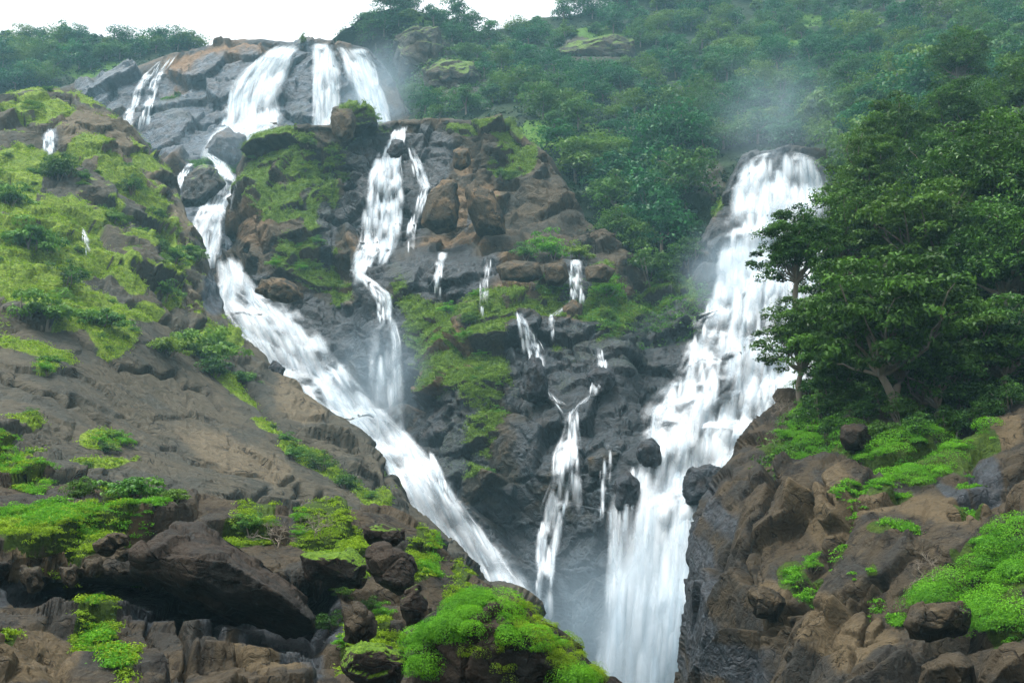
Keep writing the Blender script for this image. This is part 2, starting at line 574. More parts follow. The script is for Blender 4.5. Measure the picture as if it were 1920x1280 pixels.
# ---- the far wooded hill left of the top fall
sheet('far_hill', [(-400, 70), (-100, 80), (0, 82), (100, 78), (150, 62), (220, 74), (300, 72), (380, 84), (420, 105), (520, 150), (640, 180)],
      [(-400, 330), (640, 330)],
      [(0, 80, 440), (200, 70, 440), (400, 90, 430), (0, 200, 385), (200, 160, 390), (400, 130, 395), (-400, 80, 450), (-400, 300, 350), (640, 180, 400), (640, 330, 380), (100, 320, 360)],
      160, 60, M_FOREST_FLOOR, dict(size=18, facet=0.15, block=0.1, crack=0.02), seed=3, fold=(8, 12.0),
      moss=[(200, 128, 60, 14, -5), (180, 130, 90, 20)])

# ---- the wooded hillside right of the top fall
sheet('forest_hillside', [(480, 260), (560, 170), (600, 100), (640, 60), (690, 24), (760, 12), (830, 28), (900, 66), (960, 50), (1000, 34), (1060, 32), (1120, 18), (1250, -50), (1600, -140), (2400, -260)],
      [(480, 420), (800, 440), (1000, 560), (1250, 660), (1500, 660), (2400, 660)],
      [(640, 60, 410), (700, 25, 400), (790, 240, 330), (700, 180, 410), (740, 120, 400), (620, 200, 420), (850, 120, 375), (1400, 400, 250), (1400, 600, 236), (1250, 600, 232), (1550, 500, 232), (1480, 320, 246), (960, 60, 430), (900, 200, 335), (1000, 250, 285), (1200, 100, 400), (1200, 300, 290),
       (1200, 480, 228), (1000, 500, 232), (1500, 50, 420), (1500, 250, 285), (1700, 200, 265), (1900, 50, 330), (1330, 330, 258), (1900, 300, 220), (1600, 400, 222), (1250, -50, 460), (2400, -200, 380), (2400, 600, 150), (560, 300, 420)],
      420, 190, M_FOREST_FLOOR, dict(size=16, facet=0.25, block=0.2, crack=0.05), seed=5, fold=(8, 10.0),
      tan=[(790, 100, 55, 45), (860, 150, 60, 40), (1120, 90, 70, 30), (700, 90, 40, 40), (1320, 340, 40, 40), (1770, 10, 110, 18)],
      moss=[(1130, 60, 80, 10), (780, 45, 40, 8), (880, 112, 30, 8), (1080, 255, 110, 35, 10), (1450, 75, 120, 14), (1520, 40, 120, 12), (700, 180, 50, 50)])

# ---- the head wall under the top fall
sheet('headwall_cliff', [(-200, 215), (60, 185), (140, 160), (200, 142), (250, 128), (300, 112), (345, 99), (420, 80), (490, 73), (540, 80), (600, 77), (640, 82), (690, 92), (722, 125), (760, 200), (820, 260)],
      [(-200, 600), (820, 600)],
      [(140, 160, 372), (300, 112, 372), (450, 78, 372), (640, 82, 372), (720, 120, 365), (200, 190, 352), (300, 190, 350), (450, 150, 356), (450, 230, 342), (600, 150, 360), (600, 240, 345),
       (450, 300, 322), (390, 330, 300), (390, 420, 275), (390, 500, 250), (250, 280, 330), (200, 400, 300), (700, 180, 362), (720, 250, 345), (760, 330, 330), (-200, 300, 340), (600, 600, 260), (-200, 600, 250), (800, 600, 260)],
      400, 240, M_FAR, dict(size=15, aniso=(1, 1, 0.8), facet=0.3, block=0.22, crack=0.05), seed=8, fold=(20, 3.2),
      tan=[(400, 118, 110, 24, -12), (330, 160, 50, 18, -20), (285, 255, 45, 35), (430, 275, 14, 22)],
      moss=[(320, 200, 50, 22, -20), (340, 230, 30, 14), (200, 130, 45, 10), (560, 215, 20, 25), (420, 310, 60, 25)],
      wet=[(230, 170, 90, 40, -10), (420, 180, 110, 70, -15), (560, 150, 60, 90), (350, 240, 110, 60), (600, 200, 120, 80), (390, 400, 60, 90), (420, 260, 50, 40)])

# ---- the central cliff and the bed of the right-hand fall


def centre_ledges(U, V, Y):
    # a level shelf across the middle and two steps below it
    Y = Y + 7.0 * smooth(486, 466, V + 6 * np.sin(U / 37.0)) * smooth(640, 700, U) * smooth(1240, 1120, U)
    Y = Y + 3.0 * smooth(600, 575, V + 5 * np.sin(U / 29.0)) * smooth(760, 820, U) * smooth(1350, 1250, U)
    for c, w, k in ((640, 18, 3.5), (705, 14, 3.0), (790, 16, 3.5), (870, 16, 3.5), (945, 14, 3.0), (545, 14, 3.0)):
        Y = Y + k * smooth(c + w, c - w, V + 16 * np.sin(U / 41.0 + c)) * smooth(1150, 1230, U) * smooth(1620, 1560, U)
    for c, k in ((560, 3), (610, 3), (660, 3), (720, 3), (800, 2)):
        Y = Y + k * smooth(c + 12, c - 12, V - (U - 520) * 0.35 + 14 * np.sin(U / 33.0 + c)) * smooth(700, 640, U)
    return Y


sheet('central_cliff', [(180, 560), (300, 530), (400, 500), (434, 470), (438, 400), (444, 330), (455, 290), (480, 255), (530, 238), (600, 240), (620, 238), (626, 204), (655, 200), (690, 206), (706, 236), (760, 230), (850, 226),
                         (960, 232), (1030, 300), (1100, 420), (1180, 480), (1270, 520), (1325, 440), (1370, 335), (1392, 296), (1430, 286), (1500, 284), (1545, 292), (1568, 330), (1640, 420), (1750, 500), (2100, 520)],
      [(180, 1450), (2100, 1450)],
      [(550, 240, 238), (550, 400, 224), (550, 510, 216), (445, 330, 250), (440, 450, 245), (470, 420, 232), (650, 205, 236), (640, 420, 226), (740, 240, 252), (720, 370, 236), (720, 460, 224), (850, 240, 246), (850, 300, 240), (850, 400, 226), (850, 460, 220),
       (960, 250, 244), (950, 400, 228), (1080, 470, 212), (1200, 500, 206), (850, 500, 204), (850, 580, 197), (850, 700, 186), (850, 850, 178), (850, 1000, 172), (900, 1150, 165),
       (730, 560, 210), (740, 700, 203), (750, 780, 196), (670, 520, 215), (650, 600, 207), (1000, 560, 196), (1000, 650, 188), (1050, 800, 172), (1050, 1000, 163), (1080, 1280, 155), (1200, 580, 198), (1200, 680, 184),
       (1470, 290, 212), (1380, 330, 214), (1560, 330, 212), (1460, 400, 203), (1360, 450, 200), (1380, 530, 192), (1420, 600, 182), (1330, 650, 180), (1300, 760, 170), (1250, 850, 162), (1230, 950, 154), (1200, 1100, 148), (1200, 1280, 144), (1400, 850, 160),
       (1700, 560, 190), (1550, 800, 165), (1500, 1200, 150), (2100, 600, 180), (2100, 1400, 140),
       (430, 540, 226), (560, 600, 213), (640, 700, 201), (740, 830, 186), (850, 980, 172), (980, 1130, 160), (450, 800, 195), (180, 700, 230), (180, 1400, 180), (600, 1300, 165)],
      900, 560, M_MID, dict(size=9.0, aniso=(0.85, 0.85, 1.2), facet=0.42, block=0.30, crack=0.12), seed=21, fold=(24, 1.7), ledges=centre_ledges,
      moss=[(500, 270, 60, 30, -20), (560, 300, 40, 60), (660, 235, 45, 35), (640, 300, 40, 40), (600, 400, 30, 70), (560, 480, 40, 40), (740, 505, 16, 22), (640, 545, 25, 40),
            (880, 240, 50, 10), (960, 245, 40, 14), (830, 585, 90, 18, 5), (930, 600, 40, 22), (785, 620, 25, 70), (900, 640, 40, 40), (940, 680, 20, 40), (1000, 575, 60, 14), (1050, 540, 45, 30), (1110, 560, 60, 20),
            (1180, 600, 110, 45), (1130, 540, 25, 60), (1250, 560, 60, 50), (1090, 650, 70, 30), (1060, 720, 24, 30), (1180, 680, 40, 28), (1290, 620, 30, 20), (900, 720, 45, 40), (890, 790, 60, 60), (860, 850, 45, 60), (965, 710, 12, 26), (850, 720, 20, 40),
            (820, 640, 60, 40), (830, 720, 40, 60), (880, 850, 40, 60), (920, 560, 60, 16), (1150, 640, 60, 24), (480, 330, 40, 50), (520, 380, 50, 40), (700, 250, 30, 20), (600, 500, 40, 40), (770, 560, 20, 50), (960, 300, 50, 40), (1330, 370, 35, 40), (720, 890, 20, 20), (930, 395, 10, 25)],
      tan=[(840, 385, 45, 50), (905, 390, 30, 55, 20), (865, 295, 20, 25), (480, 420, 40, 40), (530, 545, 50, 22, 20), (960, 520, 35, 40), (1075, 595, 30, 30), (650, 540, 20, 35), (820, 455, 100, 12), (830, 660, 50, 60), (820, 760, 50, 60), (680, 460, 20, 20), (1020, 790, 15, 30), (1340, 440, 40, 50)],
      wet=[(720, 360, 90, 130), (790, 300, 60, 60), (830, 510, 110, 45), (700, 520, 50, 50), (725, 690, 60, 120), (640, 640, 60, 90, 40), (800, 880, 80, 160, 30), (1000, 680, 60, 80), (1090, 700, 110, 90, 0, 0.8), (1070, 830, 130, 100, 0, 0.75), (1000, 1060, 200, 140, 0, 0.85), (1250, 800, 170, 260, 20),
           (1430, 420, 120, 160), (1180, 1150, 260, 180), (1080, 520, 30, 50), (520, 600, 100, 80, 30), (610, 430, 20, 60), (885, 400, 8, 50, 10), (970, 1180, 200, 160)])

# ---- the great rock slope on the left
sheet('rock_slope', [(-500, 190), (-100, 185), (0, 182), (60, 172), (135, 170), (190, 200), (240, 236), (300, 300), (330, 342), (352, 425), (382, 476), (397, 525), (411, 575), (430, 622), (504, 705), (572, 768), (674, 834), (722, 915), (766, 996), (832, 1060), (882, 1130), (970, 1200), (1050, 1310), (1150, 1460)],
      [(-500, 1250), (-200, 1250), (300, 1320), (700, 1450), (1150, 1560)],
      [(0, 182, 236), (130, 172, 240), (240, 240, 243), (330, 345, 240), (395, 500, 218), (405, 560, 212), (520, 715, 187), (690, 830, 164), (790, 985, 143), (910, 1112, 124), (1010, 1170, 112),
       (100, 300, 212), (100, 400, 188), (250, 400, 210), (100, 500, 168), (300, 520, 192), (100, 600, 148), (300, 620, 168), (420, 680, 178), (100, 720, 125), (300, 760, 142), (500, 780, 158), (100, 850, 104), (400, 850, 130), (600, 870, 146), (100, 950, 86), (400, 950, 108), (600, 960, 122), (700, 1100, 104), (300, 1100, 82),
       (-500, 300, 220), (-500, 700, 120), (-500, 1200, 60), (300, 1300, 65), (800, 1400, 90), (1100, 1400, 95)],
      620, 480, M_SLOPE, dict(size=9.0, facet=0.36, block=0.26, crack=0.10), seed=33, fold=(30, 1.4),
      calm=[(330, 800, 330, 150, 18), (520, 930, 200, 90, 20), (120, 700, 200, 90), (270, 620, 80, 60, 30)], calm_amt=0.76, mossup=0.75,
      grooves=[([(368, 962), (430, 940), (500, 922)], 4, 1.6), ([(370, 985), (420, 1005), (460, 1020)], 4, 1.6), ([(130, 740), (200, 790), (260, 830)], 4, 1.5), ([(440, 700), (520, 790), (620, 850), (720, 930)], 7, 3.0), ([(225, 690), (330, 700), (420, 760)], 4, 1.6), ([(0, 700), (60, 730), (150, 760)], 4, 1.4), ([(470, 930), (520, 935), (600, 925)], 3, 1.2), ([(300, 830), (420, 880), (560, 905)], 3, 1.0), ([(560, 920), (640, 960), (700, 1010)], 5, 2.0), ([(250, 560), (330, 610), (400, 640)], 6, 2.5)],
      moss=[(70, 200, 70, 25), (30, 330, 60, 60), (110, 420, 90, 50), (60, 470, 100, 60), (180, 480, 50, 25, 30), (220, 510, 60, 18, 35), (120, 560, 140, 60, 20), (200, 610, 60, 50, 40), (60, 300, 60, 30), (170, 280, 40, 20), (230, 330, 60, 26, 40), (290, 390, 50, 26, 50), (310, 545, 35, 25, 40),
            (330, 480, 40, 30), (300, 440, 40, 40), (60, 655, 80, 14, 15), (85, 690, 20, 10), (400, 640, 60, 30), (200, 825, 40, 22), (270, 300, 40, 16, 45), (210, 400, 26, 26), (270, 580, 40, 20), (340, 640, 50, 20),
            (620, 880, 90, 16, 32), (560, 850, 40, 14, 30), (690, 940, 40, 14, 35), (500, 800, 30, 8, 35), (450, 730, 60, 14, 35), (0, 880, 80, 30), (190, 865, 60, 10), (40, 800, 40, 12), (-200, 500, 200, 200)],
      tan=[(190, 260, 90, 50, 30), (380, 570, 40, 20, 30), (330, 420, 30, 40), (440, 850, 160, 40, 22, 0.55), (560, 760, 60, 30, 30), (280, 360, 30, 40, 30)],
      wet=[(400, 555, 30, 40), (95, 262, 14, 22)])

# ---- the wooded bank that carries the near trees on the right
sheet('wooded_bank', [(1440, 900), (1475, 835), (1530, 770), (1600, 660), (1660, 540), (1720, 420), (1790, 300), (1900, 210), (2400, 60)],
      [(1440, 1050), (2400, 1050)],
      [(1500, 800, 76), (1900, 800, 68), (1660, 540, 104), (1900, 500, 92), (1900, 210, 140), (2400, 800, 55), (2400, 60, 130), (1700, 700, 82), (1500, 1000, 66), (2400, 1050, 45)],
      180, 120, M_FOREST_FLOOR, dict(size=5, facet=0.25, block=0.2, crack=0.05), seed=41, fold=(10, 4.0))

# ---- the near rock face on the right
sheet('near_rock_face', [(1240, 1560), (1270, 1420), (1293, 1280), (1298, 1100), (1306, 1000), (1335, 945), (1388, 862), (1438, 802), (1470, 778), (1560, 775), (1650, 805), (1750, 818), (1860, 800), (1920, 792), (2400, 740)],
      [(1300, 1640), (1370, 1640), (1440, 1640), (1540, 1640), (1600, 1640), (1650, 1640), (1730, 1640), (1790, 1640), (1830, 1640), (1930, 1640), (2020, 1640), (2120, 1640), (2220, 1620), (2280, 1600), (2700, 1500)],
      [(1300, 1200, 67), (1310, 1000, 71), (1395, 870, 73), (1480, 795, 75), (1400, 1100, 60), (1420, 950, 65), (1500, 1000, 61), (1560, 880, 64), (1600, 930, 59), (1700, 835, 66), (1900, 810, 64), (1700, 940, 57), (1650, 1000, 54), (1800, 1000, 51), (1900, 950, 53),
       (1600, 1150, 50), (1500, 1130, 54), (1800, 1150, 46), (1900, 1250, 40), (1500, 1280, 50), (1350, 1280, 61), (1700, 1280, 44), (1740, 1180, 48), (2400, 900, 45), (2400, 1600, 25), (1500, 1600, 40), (1330, 1600, 50)],
      760, 480, M_NEAR, dict(size=5.5, octs=SLAB, aniso=(1.15, 1.15, 0.62), facet=0.48, block=0.30, crack=0.16, crack_w=0.08), seed=52, fold=(40, 0.4),
      calm=[(1720, 960, 130, 60, 20), (1700, 1090, 100, 70)], calm_amt=0.5, strength=0.36,
      grooves=[([(1385, 1075), (1420, 1000), (1450, 950), (1455, 870)], 6, 1.6), ([(1455, 950), (1510, 915), (1570, 885)], 4, 0.9), ([(1440, 1180), (1500, 1110), (1560, 1060), (1600, 985), (1640, 915)], 6, 1.4), ([(1525, 1175), (1590, 1120), (1660, 1090)], 4, 0.8), ([(1500, 1280), (1515, 1180), (1560, 1120)], 4, 0.8), ([(1780, 975), (1850, 985), (1920, 1010)], 4, 0.7), ([(1610, 1280), (1620, 1190), (1640, 1130)], 4, 0.7), ([(1545, 900), (1575, 960), (1585, 985)], 3, 0.6)],
      moss=[(1740, 860, 130, 50), (1650, 935, 70, 16, -10), (1830, 965, 40, 14), (1480, 830, 60, 24), (1600, 820, 60, 20), (1870, 1100, 90, 80), (1680, 1005, 40, 10), (1580, 1050, 35, 10, -40), (1480, 1070, 30, 30), (1640, 1080, 10, 16), (1510, 1090, 40, 12, -30), (1900, 1200, 40, 40)],
      tan=[(1560, 960, 60, 60), (1640, 950, 60, 30), (1750, 960, 120, 30, 10), (1620, 1220, 60, 60), (1890, 830, 40, 30), (1430, 1130, 40, 50), (1560, 1180, 60, 60)],
      wet=[(1310, 1150, 40, 200, 0, 0.7), (1350, 980, 40, 60, 0, 0.6), (1380, 1250, 70, 50, 0, 0.7), (1850, 910, 30, 30), (1790, 930, 40, 10, 30)])

# ---- the near bank on the left


def bank_ledges(U, V, Y):
    # hollow below the grassy lip
    c = smooth(1062, 1085, V - (U - 100) * 0.06) * smooth(1175, 1120, V - np.clip(U - 300, 0, 400) * 0.28) * smooth(-150, 120, U) * smooth(640, 560, U)
    return Y + 6.0 * c


sheet('near_rock_bank', [(-500, 820), (-100, 845), (0, 862), (40, 890), (90, 930), (180, 955), (260, 965), (340, 958), (430, 982), (560, 1006), (640, 986), (700, 985), (760, 1008), (815, 1066), (868, 1120), (920, 1165), (1000, 1250), (1090, 1320), (1180, 1450)],
      [(-500, 1560), (1180, 1560)],
      [(0, 865, 62), (100, 960, 50), (250, 985, 50), (100, 1050, 44), (250, 1055, 44), (0, 1050, 42), (100, 1140, 40), (0, 1250, 30), (300, 1160, 41), (300, 1280, 33), (500, 1280, 34), (520, 1200, 40), (600, 1100, 47), (450, 1020, 50), (700, 1000, 54), (800, 1060, 54), (900, 1130, 52), (700, 1250, 38), (1000, 1290, 40), (-500, 900, 50), (-500, 1500, 20), (900, 1550, 24), (600, 1500, 22), (1100, 1400, 40)],
      560, 420, M_NEAR, dict(size=3.6, octs=SLAB, aniso=(1, 1, 0.8), facet=0.42, block=0.26, crack=0.14, crack_w=0.09), seed=63, strength=0.33, fold=(36, 0.35), ledges=bank_ledges,
      grooves=[([(275, 1180), (290, 1230), (330, 1290)], 4, 0.6), ([(330, 1170), (350, 1230), (345, 1290)], 4, 0.6), ([(400, 1185), (440, 1230), (500, 1290)], 5, 0.8), ([(90, 1210), (120, 1250), (130, 1300)], 4, 0.5), ([(370, 1215), (400, 1290)], 3, 0.4)],
      moss=[(40, 890, 70, 20, 25), (60, 1000, 90, 40), (200, 985, 110, 26), (120, 1030, 100, 30), (180, 1180, 40, 40, 60), (210, 1230, 30, 60, -30), (620, 1010, 70, 30), (790, 1060, 35, 40, 40), (460, 1000, 60, 20), (680, 1190, 50, 50), (700, 1240, 60, 30), (730, 1215, 40, 20), (650, 1060, 60, 40), (20, 1180, 20, 12), (860, 1120, 30, 20)],
      tan=[(230, 1010, 40, 20), (70, 1090, 60, 40), (60, 1230, 90, 60), (500, 1240, 80, 30, 25), (670, 1170, 30, 40)],
      wet=[(330, 1160, 160, 30, 10), (560, 1240, 60, 30, 30), (600, 1160, 60, 60), (480, 1180, 110, 40, 20), (30, 1120, 100, 20)])

# ---- the valley floor (below the frame)
gx = np.linspace(-900, 900, 41)
G = np.stack(np.meshgrid(gx, gx + 400), -1)
G = np.concatenate([G, np.full(G.shape[:2] + (1,), -42.0)], -1)
G[..., 2] += 3 * fbm(G / 120.0, 3, 77)
gi = np.arange(41 * 41).reshape(41, 41)
gq = np.stack([gi[:-1, :-1], gi[:-1, 1:], gi[1:, 1:], gi[1:, :-1]], -1).reshape(-1, 4)
tag(mesh_obj('ground', G, gq, [M_FOREST_FLOOR], {'moss': np.zeros(1681), 'tan': np.zeros(1681), 'wet': np.zeros(1681)}), kind='structure')

# ------------------------------------------------------------------ boulders
import bmesh


def ico(sub):
    bm = bmesh.new()
    bmesh.ops.create_icosphere(bm, subdivisions=sub, radius=1.0)
    v = np.array([x.co[:] for x in bm.verts])
    f = np.array([[y.index for y in x.verts] for x in bm.faces])
    bm.free()
    return v, f


ICO = {s: ico(s) for s in (2, 3, 4, 5, 6)}


def vertex_normals(P, F):
    n = np.cross(P[F[:, 1]] - P[F[:, 0]], P[F[:, 2]] - P[F[:, 0]])
    N = np.zeros_like(P)
    for k in range(3):
        np.add.at(N, F[:, k], n)
    return N / (np.linalg.norm(N, axis=1, keepdims=True) + 1e-12)


def boulder(name, label, outline, Y, T, mat, seed, sub=5, size=None, moss=0.0, wet=0.0, tan=0.0, strength=0.4, group=None, box=3.0, moss_t=0.55, lean=0.0, part_of=None, cuts=22, solid=None):
    """a solid rock: outline in photo pixels, distance Y, half depth T in metres"""
    o = np.array(outline, float)
    c = o.mean(0)
    rg = np.random.default_rng(seed * 3 + 1)
    pts = []
    ln = lambda vv: lean * (c[1] - vv) / F_PX * Y
    for k, p in enumerate(o):
        pts.append((p[0], p[1], Y + rg.uniform(-0.25, 0.35) * T + ln(p[1])))
        f = rg.uniform(0.45, 0.78)
        q = c + (p - c) * f
        pts.append((q[0], q[1], Y - T * rg.uniform(0.55, 1.0) + ln(q[1])))
        q = c + (p - c) * rg.uniform(0.6, 0.9)
        pts.append((q[0], q[1], Y + T * rg.uniform(0.6, 1.0) + ln(q[1])))
    if solid is not None:
        pts = solid
    W = np.array([unproject(*p) for p in pts])
    bm = bmesh.new()
    for p in W: bm.verts.new(p)
    r_ = bmesh.ops.convex_hull(bm, input=bm.verts)
    bmesh.ops.triangulate(bm, faces=bm.faces)
    bm.verts.index_update()
    HV = np.array([x.co[:] for x in bm.verts]); HF = np.array([[y.index for y in x.verts] for x in bm.faces])
    bm.free()
    nd = {3: 6, 4: 12, 5: 22, 6: 34}[sub]
    ij = np.array([(i, j) for i in range(nd + 1) for j in range(nd + 1 - i)])
    lut = {(i, j): k for k, (i, j) in enumerate(ij)}
    tr = []
    for i in range(nd):
        for j in range(nd - i):
            tr.append((lut[i, j], lut[i + 1, j], lut[i, j + 1]))
            if i + j < nd - 1: tr.append((lut[i + 1, j], lut[i + 1, j + 1], lut[i, j + 1]))
    tr = np.array(tr)
    wa = ij / nd
    A0, A1, A2 = HV[HF[:, 0]], HV[HF[:, 1]], HV[HF[:, 2]]
    allp = A0[:, None] * (1 - wa.sum(1))[None, :, None] + A1[:, None] * wa[None, :, :1] + A2[:, None] * wa[None, :, 1:]
    ff = (tr[None] + (np.arange(len(HF)) * len(ij))[:, None, None]).reshape(-1, 3)
    key = np.round(allp.reshape(-1, 3) * 2000).astype(np.int64)
    _, first, inv = np.unique(key, axis=0, return_index=True, return_inverse=True)
    P = allp.reshape(-1, 3)[first]
    F = inv.reshape(-1)[ff]
    F = F[(F[:, 0] != F[:, 1]) & (F[:, 1] != F[:, 2]) & (F[:, 0] != F[:, 2])]
    for _ in range(2):                                           # knock the edges off a little
        S_ = np.zeros_like(P); cn = np.zeros(len(P))
        for k in range(3):
            np.add.at(S_, F[:, k], P[F[:, (k + 1) % 3]] + P[F[:, (k + 2) % 3]])
            np.add.at(cn, F[:, k], 2)
        P = P * 0.4 + 0.6 * S_ / cn[:, None]
    N = vertex_normals(P, F)
    if (N * (P - P.mean(0))).sum() < 0:
        F = F[:, ::-1]; N = -N
    w = np.sqrt(((o - c) ** 2).sum(1)).mean() * Y / F_PX
    h = rock_height(P, (size or w * 0.8) * 0.7, seed, facet=0.45, block=0.25, crack=0.16) * strength * 0.9
    P = P + N * h[:, None]
    N = vertex_normals(P, F)
    d_ = P[:, 1] * CP + P[:, 2] * SP
    u = 960 + F_PX * P[:, 0] / d_
    v = 640 - F_PX * (-P[:, 1] * SP + P[:, 2] * CP) / d_
    n = fbm(P / (w * 0.5), 4, seed + 2)
    mo = smooth(moss_t, moss_t + 0.3, N[:, 2] + 0.5 * n) * moss
    base = P.mean(0); base[2] = P[:, 2].min()
    ob = mesh_obj(name, P - base, F, [mat], {'moss': mo, 'wet': np.full(len(P), wet) * smooth(-0.4, 0.3, n + 0.2), 'tan': np.full(len(P), tan) * smooth(0.0, 0.3, n)}, parent=part_of)
    ob.location = base
    if label:
        tag(ob, label, 'rock', group)
    ob_data[ob.name] = (P, N, u, v)
    return ob


ob_data = {}


# ------------------------------------------------------------------ leaves, crowns, trees
def leaf_quads(p, n, L, W, rng, droop=0.15):
    """one folded leaf per point p with normal n"""
    k = len(p)
    r = rng.normal(size=(k, 3))
    t = np.cross(n, r); t /= np.linalg.norm(t, axis=1, keepdims=True) + 1e-9
    s = np.cross(n, t)
    L = np.broadcast_to(L, (k,))[:, None]; W = np.broadcast_to(W, (k,))[:, None]
    a = p - t * L * 0.5
    b = p + s * W * 0.5 + n * L * 0.10
    c = p + t * L * 0.5 - n * L * droop
    d = p - s * W * 0.5 + n * L * 0.10
    return np.stack([a, b, c, d], 1).reshape(-1, 3), np.arange(4 * k).reshape(k, 4)


def unit(v):
    return v / (np.linalg.norm(v, axis=-1, keepdims=True) + 1e-9)


def dome_leaves(C, Rc, k, leaf, rng, flat=0.55, low=-0.25, spread=0.25, aspect=0.5, fuzz=0.18, inner=0.55):
    """k leaves over the upper side of every clump centred at C with radius Rc -> verts, faces, tint"""
    m = len(C)
    d = unit(rng.normal(size=(m, k, 3)))
    d[..., 2] = np.where(d[..., 2] < low, -d[..., 2], d[..., 2])
    rr = (rng.uniform(inner, 1.0, (m, k, 1)) ** 0.6) * (1 + fuzz * rng.normal(size=(m, k, 1)))
    p = C[:, None] + d * rr * Rc[:, None, None] * np.array([1, 1, flat])
    n = unit(d * np.array([1, 1, 1.4]) + np.array([0, 0, 0.35]) + spread * 1.6 * rng.normal(size=(m, k, 3)))
    ls = leaf * rng.uniform(0.6, 1.25, (m, k))
    v, f = leaf_quads(p.reshape(-1, 3), n.reshape(-1, 3), ls.ravel(), ls.ravel() * aspect, rng)
    tint = np.clip(rng.uniform(0, 1, (m, 1)) * 0.55 + rng.uniform(0, 1, (m, k)) * 0.45, 0, 1)
    return v, f, np.repeat(tint.ravel(), 4)


def tube(pts, rad, ns=6):
    pts = np.array(pts, float)
    n = len(pts)
    d = unit(np.gradient(pts, axis=0))
    ref = np.where(np.abs(d[:, 2:3]) > 0.9, np.array([[1.0, 0, 0]]), np.array([[0, 0, 1.0]]))
    a = unit(np.cross(d, ref)); b = np.cross(d, a)
    th = np.linspace(0, 2 * math.pi, ns, endpoint=False)
    ring = np.cos(th)[None, :, None] * a[:, None] + np.sin(th)[None, :, None] * b[:, None]
    V = (pts[:, None] + ring * np.array(rad)[:, None, None]).reshape(-1, 3)
    i = np.arange(n * ns).reshape(n, ns)
    j = np.roll(i, -1, 1)
    F = np.stack([i[:-1], j[:-1], j[1:], i[1:]], -1).reshape(-1, 4)
    return V, F


def join(parts):
    """list of (V, F) -> V, F"""
    Vs, Fs, o = [], [], 0
    for V, F in parts:
        Vs.append(V); Fs.append(F + o); o += len(V)
    return np.concatenate(Vs), np.concatenate(Fs)


def limb_curve(a, b, rng, bend=0.15, n=6):
    a = np.array(a, float); b = np.array(b, float)
    L = np.linalg.norm(b - a)
    t = np.linspace(0, 1, n)[:, None]
    off = rng.normal(size=(1, 3)) * bend * L * np.sin(t * math.pi)
    p = a * (1 - t) + b * t + off
    p[:, 2] += (np.sin(t * math.pi) * 0.08 * L)[:, 0]
    return p


def crown_clumps(rng, n, rx, ry, rz, z0, shell=0.75, low=-0.35):
    d = unit(rng.normal(size=(n, 3)))
    d[:, 2] = np.where(d[:, 2] < low, -d[:, 2] * 0.6, d[:, 2])
    r = shell + (1 - shell) * rng.uniform(-1.4, 1, (n, 1))
    return d * r * np.array([rx, ry, rz]) + np.array([0, 0, z0])


def far_tree_mesh(name, seed, rx, rz, H, nclump, k, leaf, leafmat, flat=0.6):
    rng = np.random.default_rng(seed)
    z0 = rz * 0.9
    C = crown_clumps(rng, nclump, rx, rx, rz, z0, 0.72, -0.8)
    C[:, :2] += rng.normal(size=(1, 2)) * rx * 0.12
    Rc = rng.uniform(0.26, 0.46, nclump) * rx
    v, f, tint = dome_leaves(C, Rc, k, leaf, rng, flat)
    parts = [tube([(0, 0, -1.5), (0.1, 0, z0 * 0.5), (0.2, 0.1, z0)], [0.28, 0.2, 0.14], 5)]
    for c in C[:5]:
        parts.append(tube(limb_curve((0.15, 0.05, z0 * 0.7), c, rng, 0.1, 4), [0.12, 0.1, 0.07, 0.03], 4))
    tv, tf = join(parts)
    V = np.concatenate([v, tv]); Fq = [f, tf + len(v)]
    mi = np.concatenate([np.zeros(len(f)), np.ones(len(tf))])
    ob = mesh_obj(name, V, Fq, [leafmat, M_BARK], {'tint': np.concatenate([tint, np.zeros(len(tv))])}, smooth_shade=False, mat_idx=mi)
    me = ob.data
    bpy.data.objects.remove(ob)
    return me


FAR_TREES = [far_tree_mesh('tree', 100 + i, rx, rz, H, nc, 46, 0.62, M_FARLEAF, fl)
             for i, (rx, rz, H, nc, fl) in enumerate(((4.8, 3.6, 8.5, 44, 0.6), (3.9, 4.0, 9.5, 40, 0.75), (5.8, 3.2, 7.5, 52, 0.5), (3.2, 3.3, 7.5, 30, 0.75), (5.4, 4.4, 10.5, 52, 0.65), (4.4, 2.8, 6.0, 36, 0.55)))]


def put(me, name, loc, rz, s, label, cat, group=None):
    o = bpy.data.objects.new(name, me)
    COL.objects.link(o)
    o.location = loc
    o.rotation_euler = (0, 0, rz)
    o.scale = s if isinstance(s, tuple) else (s, s, s)
    return tag(o, label, cat, group)


TERRAIN = list(SHEETS.keys())


def in_any(u, v, items):
    for e in items:
        a = R(e[4]) if len(e) > 4 else 0
        du, dv = u - e[0], v - e[1]
        x = (du * math.cos(a) + dv * math.sin(a)) / e[2]
        y = (-du * math.sin(a) + dv * math.cos(a)) / e[3]
        if x * x + y * y < 1: return True
    return False


